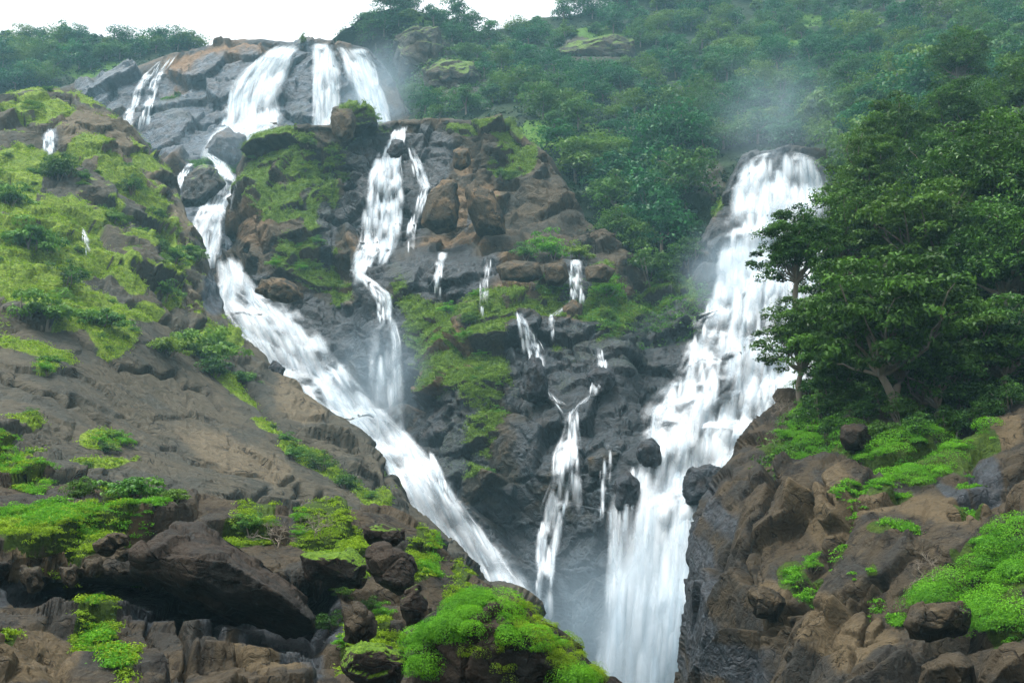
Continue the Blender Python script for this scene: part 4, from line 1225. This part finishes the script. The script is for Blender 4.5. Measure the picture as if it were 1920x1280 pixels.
# blocks of the upper central cliff
for i, (pl, Y, T, lab) in enumerate((
        ([(622, 250), (620, 215), (635, 203), (660, 203), (668, 225), (662, 260), (640, 268)], 231, 3.0, 'square tan topped block on the mossy buttress'),
        ([(790, 420), (800, 365), (830, 335), (855, 338), (862, 380), (858, 432), (820, 442)], 224, 4.0, 'large tan slab left of the dark wet seam in the upper cliff'),
        ([(872, 350), (890, 336), (925, 360), (948, 410), (950, 440), (895, 444), (878, 400)], 224, 4.0, 'large tan slab right of the dark wet seam in the upper cliff'),
        ([(850, 280), (880, 275), (884, 310), (865, 322), (850, 315)], 236, 2.5, 'small tan block above the twin tan slabs'),
        ([(1055, 575), (1075, 560), (1092, 570), (1090, 610), (1060, 618)], 194, 2.0, 'red brown block under the small ledge fall'),
        ([(930, 500), (960, 488), (1010, 490), (1020, 520), (990, 530), (940, 525)], 201, 3.0, 'brown block at the edge of the middle shelf'),
        ([(1020, 495), (1060, 490), (1068, 520), (1050, 540), (1022, 530)], 201, 2.5, 'grey brown block on the middle shelf left of the small ledge fall'),
        ([(1095, 500), (1130, 492), (1155, 505), (1140, 530), (1100, 528)], 201, 2.5, 'brown flat block right of the small ledge fall'))):
    boulder('rock', lab, pl, Y, T, M_MID, 560 + i, 4, strength=0.16, moss=0.7 if i == 0 else 0.2, tan=1.0 if i in (1, 2, 3, 4) else 0.5, moss_t=0.6, box=4)


# bare shrubs
def bare_shrub(u, v, rpx, seed, label, Y=None):
    rng = np.random.default_rng(seed)
    h = hit(u, v + rpx * 0.6, TERRAIN)
    loc = h[0]
    s = rpx * loc.y / F_PX
    parts = []

    def grow(a, d, L, r, n):
        b = a + d * L
        parts.append(tube(limb_curve(a, b, rng, 0.12, 4), np.linspace(r, r * 0.6, 4), 4))
        if n:
            for _ in range(3):
                grow(b, unit(d + 0.75 * rng.normal(size=3)), L * rng.uniform(0.55, 0.8), r * 0.58, n - 1)
    for _ in range(3):
        grow(np.zeros(3), unit(np.array([0, 0, 1.0]) + 0.5 * rng.normal(size=3)), 0.55 * s, 0.035 * s, 4)
    V, F = join(parts)
    e = mesh_obj('bare_shrub', V, F, [M_BARK])
    e.location = loc - Vector((0, 0, 0.1 * s))
    tag(e, label, 'shrub')


bare_shrub(1740, 1075, 55, 701, 'leafless dark shrub on the near right rock face')
bare_shrub(1468, 765, 36, 702, 'bare twiggy shrub at the tip of the near right rock before the cascade')
bare_shrub(520, 1000, 46, 703, 'thin leafless shrub behind the ridge of the overhanging boulder')
bare_shrub(590, 985, 40, 704, 'bare grey shrub right of the thin leafless shrub')


# ------------------------------------------------------------------ the falls
def gauss(A, s, axis):
    if s <= 0: return A
    r = int(3 * s) + 1
    k = np.exp(-0.5 * (np.arange(-r, r + 1) / s) ** 2); k /= k.sum()
    pad = [(0, 0)] * A.ndim
    pad[axis] = (r, r)
    B = np.pad(A, pad, mode='edge')
    out = np.zeros_like(A)
    for i, w in enumerate(k):
        sl = [slice(None)] * A.ndim
        sl[axis] = slice(i, i + A.shape[axis])
        out += w * B[tuple(sl)]
    return out


WL = ['headwall_cliff', 'central_cliff']


def waterfall(name, label, left, right, nl=120, nw=24, off=0.6, dens=0.7, sig=2.5, free=False, strands=30, veils=0, vw=(1.0, 3.0), vh=(2.0, 6.0), vert=0.5, vd=0.85, sw=(0.12, 0.45), seed=1, layers=WL, group=None, fade=(0.05, 0.16), arc=0.0, streak=1.0, patch=1.3, edge=0.24, layers2=True, cat='waterfall', bulge=0.5):
    rng = np.random.default_rng(seed)
    L = resample(left, nl); Rr = resample(right, nl)
    a = np.linspace(0, 1, nw)[None, :, None]
    px = L[:, None] * (1 - a) + Rr[:, None] * a
    tt = np.linspace(0, 1, nl)[:, None]
    px[..., 1] += arc * ((2 * a[..., 0] - 1) ** 2 - 0.2) * np.exp(-tt * 9)
    Yh = np.full((nl, nw), np.nan)
    st = 1
    for i in range(0, nl, st):
        for j in range(nw):
            h = hit(px[i, j, 0], px[i, j, 1], layers)
            if h: Yh[i, j] = h[0].y
    for i in range(nl):
        r = Yh[i]
        ok = ~np.isnan(r)
        if ok.any(): Yh[i] = np.interp(np.arange(nw), np.where(ok)[0], r[ok])
    okr = ~np.isnan(Yh[:, 0])
    for j in range(nw):
        Yh[:, j] = np.interp(np.arange(nl), np.where(okr)[0], Yh[okr, j])
    if free:
        t = np.linspace(0, 1, nl)[:, None]
        Y0 = Yh[:4].min() - off; Y1 = min(Yh[-4:].min() - off, Y0 - 1.0)
        Ys = Y0 + (Y1 - Y0) * t ** 0.6 + 0 * Yh
        Ys = np.minimum(Ys, gauss(gauss(Yh, 3, 0), 2, 1) - 0.3)
        Ys = gauss(Ys, 3, 0)
    else:
        Ym = Yh.copy()
        for k in (1, 2):
            Ym[k:] = np.minimum(Ym[k:], Yh[:-k]); Ym[:-k] = np.minimum(Ym[:-k], Yh[k:])
        Yn = Ym.copy()
        Ym[:, 1:] = np.minimum(Ym[:, 1:], Yn[:, :-1]); Ym[:, :-1] = np.minimum(Ym[:, :-1], Yn[:, 1:])
        Ys = gauss(gauss(0.65 * Ym + 0.35 * Yh, sig, 0), sig * 0.5, 1) - off
        # water never climbs: keep flowing outward where it leaves a lip
    across = np.repeat(np.linspace(0, 1, nw)[None], nl, 0)
    along = np.repeat(np.linspace(0, 1, nl)[:, None], nw, 1)
    P0 = unproject(px[..., 0], px[..., 1], Ys)
    wid = np.linalg.norm(P0[:, -1] - P0[:, 0], axis=1)
    le = np.concatenate([[0], np.cumsum(np.linalg.norm(np.diff(P0[:, nw // 2], axis=0), axis=1))])
    VV, FF, UVs, EE, DD = [], [], [], [], []
    base = 0
    idx = np.arange(nl * nw).reshape(nl, nw)
    quad = np.stack([idx[:-1, :-1], idx[:-1, 1:], idx[1:, 1:], idx[1:, :-1]], -1).reshape(-1, 4)
    efn = fbm(np.stack([along * 9, across * 3, 0 * along + seed], -1), 3, seed)
    e0 = smooth(0, edge, across + 0.10 * efn) * smooth(1, 1 - edge, across + 0.10 * efn)
    e0 = e0 * smooth(0, fade[0], along + 0.5 * fade[0] * efn) * smooth(1, 1 - fade[1], along + 0.5 * fade[1] * efn)
    nlay = 2 if layers2 else 1
    run = np.abs(np.gradient(gauss(Yh, 1.5, 0), axis=0))
    foam = 0 * run if free else gauss(gauss(0.35 * (run / (run.mean() + 1e-6) - 1).clip(-0.8, 1.2), 1.2, 0), 1.0, 1)
    for q in range(nlay):
        lens = bulge * (1 - (2 * across - 1) ** 2) + 0.25 * fbm(np.stack([across * wid.mean() * 0.5, along * le[-1] * 0.12, 0 * along + q], -1), 3, seed + 7)
        P = unproject(px[..., 0], px[..., 1], Ys - lens * (0.6 + 0.7 * q))
        VV.append(P.reshape(-1, 3)); FF.append(quad + base); base += nl * nw
        UVs.append(np.stack([across * wid[:, None] + 40 * q + seed * 13, np.repeat(le[:, None], nw, 1) + 70 * q], -1).reshape(-1, 2))
        EE.append(e0.ravel()); DD.append(((dens if q == 0 else dens - 0.22) + foam).ravel())
    # separate strands of water in front of the sheet
    for s in range(strands):
        t0 = rng.uniform(0, 0.75); t1 = min(1, t0 + rng.uniform(0.15, 0.5))
        m = max(8, int((t1 - t0) * nl))
        t = np.linspace(t0, t1, m)
        c = rng.uniform(0.06, 0.94) + 0.06 * rng.normal() * np.sin((t - t0) * rng.uniform(4, 14)) + 0.05 * rng.normal() * (t - t0)
        c = np.clip(c, 0.02, 0.98)
        fi = t * (nl - 1)
        i0 = np.clip(fi.astype(int), 0, nl - 2); fr = (fi - i0)[:, None]
        fj = c * (nw - 1)
        j0 = np.clip(fj.astype(int), 0, nw - 2); gr = (fj - j0)[:, None]

        def smp(A):
            A = A if A.ndim == 3 else A[..., None]
            return (A[i0, j0] * (1 - fr) * (1 - gr) + A[i0 + 1, j0] * fr * (1 - gr) + A[i0, j0 + 1] * (1 - fr) * gr + A[i0 + 1, j0 + 1] * fr * gr)
        p2 = smp(px); y2 = smp(Ys)[:, 0] - rng.uniform(0.5, 1.4)
        cen = unproject(p2[:, 0], p2[:, 1], y2)
        w = rng.uniform(*sw) * (0.5 + np.sin((t - t0) / (t1 - t0) * math.pi))
        sx = np.array([1.0, 0.25, 0])
        for o in (-1, 0, 1):
            VV.append(cen + sx * w[:, None] * o - np.array([0, 0.12, 0]) * (o == 0))
            UVs.append(np.stack([np.full(m, 0.15 * o + s * 3.7), np.interp(t, np.linspace(0, 1, nl), le)], -1))
            EE.append(np.full(m, 0.75 if o == 0 else 0.0) * np.sin(np.linspace(0, math.pi, m)) ** 1.2)
            DD.append(np.full(m, dens + 0.1))
        k = np.arange(m - 1)
        for o in (0, 1):
            FF.append(np.stack([base + o * m + k, base + (o + 1) * m + k, base + (o + 1) * m + k + 1, base + o * m + k + 1], -1))
        base += 3 * m
    # veils: short curtains that leave a lip, bright at the lip, thinning as they fall
    plen = np.concatenate([[0], np.cumsum(np.linalg.norm(np.diff(px[:, nw // 2], axis=0), axis=1))])
    na, nr = 9, 9
    aa = np.linspace(-1, 1, na); rr = np.linspace(0, 1, nr)
    A, Rw = np.meshgrid(aa, rr)
    vq = np.arange(na * nr).reshape(nr, na)
    vquad = np.stack([vq[:-1, :-1], vq[:-1, 1:], vq[1:, 1:], vq[1:, :-1]], -1).reshape(-1, 4)
    for s in range(veils):
        t = rng.uniform(0.01, 0.95); c = rng.uniform(0.08, 0.92)
        i = t * (nl - 1); i0 = min(int(i), nl - 2)
        j = c * (nw - 1); j0 = min(int(j), nw - 2)
        p0 = px[i0, j0]; y0 = Ys[i0, j0]
        fl = px[min(i0 + 3, nl - 1), j0] - px[max(i0 - 3, 0), j0]
        fl = fl / (np.linalg.norm(fl) + 1e-6)
        d = fl * (1 - vert) + np.array([0, 1.0]) * vert
        d /= np.linalg.norm(d)
        big = rng.uniform(0, 1) ** 1.6
        w = (vw[0] + (vw[1] - vw[0]) * big) * min(1.0, 0.5 + wid[i0] / 14.0)
        hh = vh[0] + (vh[1] - vh[0]) * rng.uniform(0.3, 1) * (0.4 + 0.6 * big)
        wpx = w * F_PX / y0 * 0.5; hpx = hh * F_PX / y0
        uu = p0[0] + d[0] * hpx * Rw + wpx * A * (0.75 + 0.4 * Rw)
        vv = p0[1] + d[1] * hpx * Rw + 0.3 * wpx * A * A * (1 - Rw) + rng.normal() * 0.15 * wpx * A
        ti = np.clip(np.interp(plen[i0] + hpx * rr, plen, np.arange(nl)), 0, nl - 1).astype(int)
        ja = np.clip(j0 + (A * wpx / max(1.0, np.linalg.norm(px[i0, -1] - px[i0, 0])) * nw), 0, nw - 1).astype(int)
        yy = Ys[np.repeat(ti[:, None], na, 1), ja]
        yy = gauss(yy, 1.0, 0) - 0.7 - 0.5 * np.sin(Rw * math.pi) - 0.35 * (1 - A * A) - rng.uniform(0, 0.6)
        VV.append(unproject(uu, vv, yy).reshape(-1, 3))
        FF.append(vquad + base)
        UVs.append(np.stack([A * w * 0.5 + rng.uniform(0, 400), Rw * hh + rng.uniform(0, 400)], -1).reshape(-1, 2))
        EE.append(((1 - A * A) ** 1.8 * smooth(0, 0.22, Rw) * (1 - smooth(0.3, 1.0, Rw))).ravel())
        DD.append(np.full(na * nr, vd))
        base += na * nr
    ob = mesh_obj(name, np.concatenate(VV), np.concatenate(FF), [M_WATER], {'edge': np.concatenate(EE), 'dens': np.concatenate(DD), 'streak': np.full(base, streak), 'patch': np.full(base, patch)}, uv=np.concatenate(UVs))
    tag(ob, label, cat, group)
    return ob


waterfall('waterfall', 'broad white top fall spilling down the left of the headwall lip', [(520, 82), (480, 108), (450, 132), (426, 158), (420, 200), (408, 228), (388, 258), (380, 292)],
          [(572, 82), (556, 100), (540, 125), (531, 160), (529, 200), (534, 228), (505, 250), (470, 268)], dens=0.72, strands=24, veils=90, vw=(2, 6), vh=(6, 16), vert=0.4, layers=['headwall_cliff'], seed=11, off=1.2, sw=(0.4, 1.2), streak=0.8, patch=0.8)
waterfall('waterfall', 'middle white top fall dropping straight from the headwall lip', [(584, 80), (588, 120), (586, 160), (588, 200), (578, 262)], [(628, 80), (640, 120), (642, 160), (640, 200), (632, 262)], dens=0.5, strands=20, veils=40, vw=(1.5, 4), vh=(6, 18), vert=0.6, layers=['headwall_cliff'], seed=12, off=1.2, sw=(0.3, 1.0), streak=0.8)
waterfall('waterfall', 'slanting white top fall at the right end of the headwall lip', [(622, 84), (640, 110), (660, 150), (685, 200), (712, 262)], [(692, 92), (704, 120), (716, 160), (728, 200), (740, 262)], dens=0.74, strands=24, veils=50, vw=(2, 5), vh=(6, 18), vert=0.3, layers=['headwall_cliff'], seed=13, off=1.2, sw=(0.4, 1.2), streak=0.8, patch=0.8)
waterfall('waterfall', 'thin twin trickle on the wet left end of the headwall, left strand', [(330, 104), (296, 116), (268, 140), (252, 165), (244, 195), (228, 215), (230, 245)], [(336, 106), (308, 118), (282, 145), (268, 170), (258, 200), (250, 215), (248, 245)], nw=10, dens=0.45, strands=10, veils=14, vw=(0.8, 2.2), vh=(3, 8), layers=['headwall_cliff'], seed=14, off=1.0, edge=0.45)
waterfall('waterfall', 'thin twin trickle on the wet left end of the headwall, right strand', [(300, 126), (280, 155), (272, 185), (258, 225)], [(316, 126), (302, 155), (292, 185), (280, 225)], nw=10, dens=0.48, strands=10, veils=12, vw=(0.8, 2.2), vh=(3, 8), layers=['headwall_cliff'], seed=15, off=1.0, edge=0.45)
waterfall('waterfall', 'short white step below the tan dome of rock', [(378, 286), (398, 305), (410, 340)], [(394, 286), (427, 305), (450, 345)], nw=12, nl=50, dens=0.7, strands=8, veils=12, vw=(1, 2.5), vh=(2, 5), seed=16, off=6.5, edge=0.4)
waterfall('waterfall', 'small white arm left of the mossy knob', [(350, 306), (330, 335), (328, 356)], [(366, 306), (352, 325), (340, 352)], nw=10, nl=40, dens=0.7, strands=6, veils=8, vw=(1, 2), vh=(2, 5), seed=17, off=6.0, edge=0.4)
waterfall('waterfall', 'two smooth white chutes below the mossy knob', [(400, 346), (370, 390), (352, 430), (366, 482)], [(448, 343), (438, 375), (424, 420), (410, 482)], nw=22, dens=0.55, strands=14, veils=36, vw=(1.2, 3.5), vh=(4, 12), vert=0.3, seed=18, off=1.5, streak=0.7)
waterfall('waterfall', 'wide left cascade pouring down the gully beside the rock slope', [(406, 470), (416, 515), (396, 548), (424, 600), (466, 650), (505, 715), (562, 765), (628, 800), (684, 828), (726, 905), (772, 985), (832, 1042), (886, 1105), (950, 1190)],
          [(448, 478), (470, 520), (490, 545), (550, 562), (596, 608), (636, 658), (674, 708), (720, 763), (778, 820), (846, 900), (893, 960), (948, 1035), (993, 1098), (1046, 1185)], nl=300, nw=40, dens=0.34, strands=60, veils=270, vw=(1.2, 4.5), vh=(3, 11), vert=0.35, vd=0.72, sw=(0.2, 0.8), patch=1.7, fade=(0.03, 0.06), seed=19, off=1.0, sig=3.0, edge=0.24, streak=0.5)
waterfall('waterfall', 'thin white runnel at the right rim of the left cascade', [(800, 845), (818, 890), (838, 945)], [(812, 845), (838, 895), (854, 945)], nw=8, nl=40, dens=0.4, strands=8, veils=8, vw=(0.6, 1.4), vh=(2, 4), seed=20, off=1.0, edge=0.5)
waterfall('waterfall', 'central stream stepping down the upper cliff to the shelf', [(746, 230), (726, 258), (708, 285), (690, 325), (680, 370), (674, 420), (674, 455), (656, 490), (652, 518)], [(772, 230), (758, 258), (752, 290), (756, 330), (762, 380), (756, 430), (744, 465), (694, 488), (676, 515)], nl=200, nw=26, dens=0.40, strands=30, veils=120, vw=(1, 3), vh=(2.5, 8), vert=0.6, seed=21, off=0.9, patch=1.6)
waterfall('waterfall', 'narrow side strand right of the central stream', [(754, 262), (774, 310), (788, 350), (773, 390), (762, 430), (760, 470)], [(772, 262), (793, 310), (809, 350), (793, 390), (780, 430), (780, 470)], nw=12, dens=0.42, strands=12, veils=22, vw=(0.7, 1.8), vh=(2, 6), seed=22, off=0.9, edge=0.4)
waterfall('waterfall', 'white stream crossing the shelf below the central stream', [(652, 505), (678, 523), (704, 550), (708, 600)], [(670, 502), (703, 526), (735, 550), (740, 600)], nw=14, nl=60, dens=0.62, strands=10, veils=26, vw=(0.8, 2.0), vh=(1.5, 4.5), seed=23, off=0.9, edge=0.35)
waterfall('waterfall', 'tall thin veil falling free from the shelf into the left cascade', [(706, 588), (690, 620), (688, 680), (692, 740), (696, 800)], [(742, 590), (752, 640), (757, 700), (760, 750), (766, 800)], free=True, nw=24, dens=0.16, strands=10, veils=14, vw=(1.5, 3.5), vh=(6, 14), vert=1.0, vd=0.4, seed=24, off=1.5, sw=(0.3, 0.9), edge=0.35)
waterfall('waterfall', 'bright edge of the tall thin veil', [(722, 592), (734, 640), (736, 700), (734, 800)], [(744, 592), (754, 640), (758, 700), (764, 800)], free=True, nw=12, dens=0.45, strands=8, seed=25, off=1.8, edge=0.5, streak=0.6)
waterfall('waterfall', 'small fall at the left end of the wet shelf', [(820, 472), (816, 500), (808, 545)], [(842, 472), (832, 500), (826, 545)], nw=10, nl=50, dens=0.4, strands=8, veils=10, vw=(0.5, 1.3), vh=(1.5, 4), vert=0.9, seed=26, off=0.7, edge=0.5)
waterfall('waterfall', 'faint trickle down the dark shelf face', [(910, 482), (900, 530), (896, 590)], [(928, 482), (918, 530), (916, 590)], nw=8, nl=50, dens=0.25, strands=12, veils=6, vw=(0.4, 1.0), vh=(1.5, 4), vert=0.9, seed=27, off=0.6, edge=0.5, sw=(0.06, 0.16))
waterfall('waterfall', 'small ledge fall right of the brown shelf blocks', [(1068, 486), (1064, 520), (1076, 562)], [(1090, 486), (1094, 520), (1100, 562)], nw=12, nl=60, dens=0.35, strands=12, veils=14, vw=(0.5, 1.5), vh=(1.5, 4), vert=0.9, seed=28, off=3.2, edge=0.45, sw=(0.08, 0.25))
waterfall('waterfall', 'small fall down the dark notch of the central cliff', [(962, 584), (978, 625), (990, 665), (996, 722)], [(978, 584), (1006, 625), (1024, 665), (1026, 722)], nw=12, nl=80, dens=0.38, strands=16, veils=20, vw=(0.5, 1.6), vh=(1.5, 4.5), vert=0.7, seed=29, off=1.0, edge=0.45, sw=(0.08, 0.25))
waterfall('waterfall', 'short trickle beside the red brown block', [(1029, 586), (1029, 622)], [(1039, 586), (1041, 622)], nw=6, nl=30, dens=0.4, strands=5, veils=4, vw=(0.4, 0.8), vh=(1.5, 3), vert=0.9, seed=30, off=0.6, edge=0.5)
waterfall('waterfall', 'thin fall over the rounded grey rock', [(1116, 652), (1120, 685), (1100, 745)], [(1130, 652), (1142, 685), (1122, 745)], nw=8, nl=60, dens=0.36, strands=12, veils=10, vw=(0.4, 1.2), vh=(1.5, 4), vert=0.8, seed=31, off=2.6, edge=0.5, sw=(0.08, 0.2))
waterfall('waterfall', 'braided lower fall between the two great falls', [(1060, 762), (1054, 800), (1034, 850), (1030, 900), (1014, 950), (1006, 1010), (1002, 1100), (996, 1180)], [(1086, 762), (1088, 800), (1092, 850), (1092, 900), (1070, 960), (1046, 1010), (1040, 1100), (1040, 1180)], nl=160, nw=20, dens=0.22, strands=46, veils=60, vw=(0.6, 2.0), vh=(2, 7), vert=0.7, vd=0.7, seed=32, off=0.9, sw=(0.1, 0.3), edge=0.3)
waterfall('waterfall', 'thin trickles over the broken rocks left of the right fall', [(1130, 830), (1124, 880), (1118, 960)], [(1150, 830), (1146, 880), (1140, 960)], nw=10, nl=60, dens=0.16, strands=16, veils=6, vw=(0.4, 1.2), vh=(2, 5), vert=0.9, seed=36, off=0.8, edge=0.5, sw=(0.06, 0.18))
waterfall('waterfall', 'great right fall bursting over its rounded lip', [(1398, 286), (1374, 318), (1368, 375), (1350, 430), (1340, 480), (1332, 550)], [(1540, 286), (1568, 325), (1572, 400), (1568, 450), (1558, 500), (1548, 550)], nl=160, nw=44, dens=0.5, strands=50, veils=150, vw=(1.5, 5), vh=(4, 12), vert=0.8, vd=0.75, seed=33, off=1.4, arc=18, fade=(0.012, 0.2), sw=(0.4, 1.2), patch=1.2, streak=0.5)
waterfall('waterfall', 'wide stepped middle cascade of the right fall', [(1342, 490), (1296, 590), (1280, 640), (1252, 700), (1208, 765), (1188, 840), (1146, 910), (1138, 965)], [(1555, 490), (1550, 600), (1540, 680), (1520, 745), (1462, 800), (1404, 870), (1374, 920), (1348, 965)], nl=260, nw=70, dens=0.18, strands=90, veils=400, vw=(1.0, 4.0), vh=(2.5, 10.0), vert=0.75, vd=0.7, patch=1.9, fade=(0.1, 0.12), seed=34, off=0.9, sig=2.0, edge=0.16, sw=(0.25, 0.9), streak=0.5)
waterfall('waterfall', 'smooth middle fan of the right fall sweeping into the spray', [(1206, 890), (1190, 960), (1166, 1040), (1144, 1140), (1126, 1260), (1112, 1420)], [(1300, 890), (1296, 960), (1284, 1040), (1262, 1140), (1240, 1280), (1230, 1420)], nl=160, nw=36, dens=0.50, strands=24, veils=110, vw=(1.5, 4), vh=(8, 22), vert=0.6, vd=0.6, free=True, seed=35, off=2.6, sw=(0.4, 1.4), edge=0.3, streak=0.5, patch=1.2, fade=(0.12, 0.02))
waterfall('waterfall', 'right fan of the right fall hugging the near rock', [(1300, 880), (1290, 950), (1262, 1050), (1230, 1150), (1204, 1280), (1190, 1420)], [(1384, 870), (1338, 960), (1318, 1050), (1308, 1150), (1304, 1280), (1304, 1420)], nl=160, nw=36, dens=0.52, strands=24, veils=110, vw=(1.5, 4), vh=(8, 22), vert=0.6, vd=0.6, free=True, seed=39, off=1.6, sw=(0.4, 1.4), edge=0.3, streak=0.5, patch=1.2, fade=(0.12, 0.02))
waterfall('waterfall', 'thin left plunge of the right fall dropping straight past the dark rock', [(1150, 880), (1142, 940), (1138, 1020), (1128, 1120), (1116, 1280), (1108, 1420)], [(1196, 880), (1188, 940), (1184, 1020), (1186, 1120), (1190, 1280), (1190, 1420)], nl=160, nw=24, dens=0.26, strands=20, veils=50, vw=(1.0, 2.6), vh=(6, 16), vert=0.9, vd=0.5, free=True, seed=40, off=1.0, sw=(0.3, 0.9), edge=0.35, streak=0.5, patch=1.2, fade=(0.1, 0.02))


waterfall('waterfall', 'small white spurt on the upper left slope above the dark round bush', [(86, 240), (80, 258), (82, 286)], [(98, 240), (106, 258), (100, 286)], nw=10, nl=40, dens=0.5, strands=8, veils=10, vw=(0.7, 1.8), vh=(1.5, 4), vert=0.9, seed=37, off=0.7, edge=0.45, layers=['rock_slope'])
waterfall('waterfall', 'hair-thin trickle in a crack of the left slope', [(152, 425), (158, 450), (164, 476)], [(158, 425), (166, 450), (172, 476)], nw=6, nl=30, dens=0.4, strands=6, veils=4, vw=(0.3, 0.8), vh=(1.5, 3), vert=0.8, seed=38, off=0.6, edge=0.5, layers=['rock_slope'])
lp = hit(568, 84, ['headwall_cliff'])[0]
put(FAR_TREES[3], 'tree', lp - Vector((0, 0, 0.3)), 1.0, (0.42, 0.42, 0.75), 'tiny lone tree on the lip between the top falls', 'tree')


for i, (l_, r_, lab) in enumerate((([(1000, 712), (1020, 740), (1058, 764)], [(1010, 708), (1032, 734), (1072, 760)], 'faint rill joining the notch fall to the braided lower fall'),
                                   ([(1078, 552), (1056, 572), (1030, 590)], [(1088, 556), (1066, 578), (1040, 594)], 'faint rill below the small ledge fall'),
                                   ([(1104, 738), (1086, 752), (1070, 768)], [(1114, 740), (1098, 756), (1082, 770)], 'faint rill from the rounded grey rock to the braided lower fall'))):
    waterfall('waterfall', lab, l_, r_, nw=8, nl=40, dens=0.3, strands=10, veils=5, vw=(0.4, 1.0), vh=(1.5, 3.5), vert=0.4, vd=0.6, seed=50 + i, off=0.8, edge=0.5, sw=(0.06, 0.2))
# ------------------------------------------------------------------ spray hanging at the falls
def spray_material(name, dens):
    t = NT(name)
    tc = t.node('ShaderNodeTexCoord')
    ln = t.node('ShaderNodeVectorMath', operation='LENGTH')
    t.l.new(tc.outputs['Object'], ln.inputs[0])
    fall = t.ramp(ln.outputs['Value'], 1.0, 0.1, 0.0, 1.0)
    n = t.noise(tc.outputs['Object'], 1.8, 3, 0.55, 0.4)
    d = t.math('MULTIPLY', t.math('MULTIPLY', fall, t.ramp(n, 0.25, 0.75, 0.25, 1.6)), dens)
    v = t.node('ShaderNodeVolumePrincipled')
    v.inputs['Color'].default_value = (0.62, 0.83, 0.98, 1)
    t.l.new(d, v.inputs['Density'])
    t.l.new(v.outputs[0], t.out.inputs['Volume'])
    return t.m


def spray(u, v, Y, ru, rv, T, dens, i):
    c = unproject(u, v, Y)
    D, Fc = ICO[3]
    o = mesh_obj('spray_mist', D, Fc, [spray_material('spray', dens)])
    o.location = c
    o.scale = (ru * Y / F_PX, T, rv * Y / F_PX)
    tag(o, kind='stuff')


spray(1450, 215, 212, 170, 170, 12, 0.016, 0)
spray(1370, 510, 187, 130, 120, 8, 0.06, 1)
spray(1230, 1180, 138, 240, 240, 10, 0.05, 2)
spray(1060, 1180, 146, 210, 220, 10, 0.032, 3)
spray(700, 720, 190, 150, 180, 9, 0.045, 4)
spray(710, 170, 345, 110, 140, 14, 0.03, 5)
spray(430, 280, 310, 110, 80, 12, 0.012, 6)


# ------------------------------------------------------------------ haze
def haze_material(density, color):
    t = NT('haze_air')
    v = t.node('ShaderNodeVolumePrincipled')
    v.inputs['Color'].default_value = (*color, 1)
    v.inputs['Density'].default_value = density
    v.inputs['Anisotropy'].default_value = 0.1
    t.l.new(v.outputs[0], t.out.inputs['Volume'])
    return t.m


hx, hy0, hy1, hz0, hz1 = 950, -520, 1350, -52, 420
hv = [(x, y, z) for x in (-hx, hx) for y in (hy0, hy1) for z in (hz0, hz1)]
hf = [(0, 1, 3, 2), (4, 6, 7, 5), (0, 4, 5, 1), (2, 3, 7, 6), (0, 2, 6, 4), (1, 5, 7, 3)]
tag(mesh_obj('haze', hv, np.array(hf), [haze_material(0.00025, (0.42, 0.80, 0.95))], smooth_shade=False), kind='stuff')
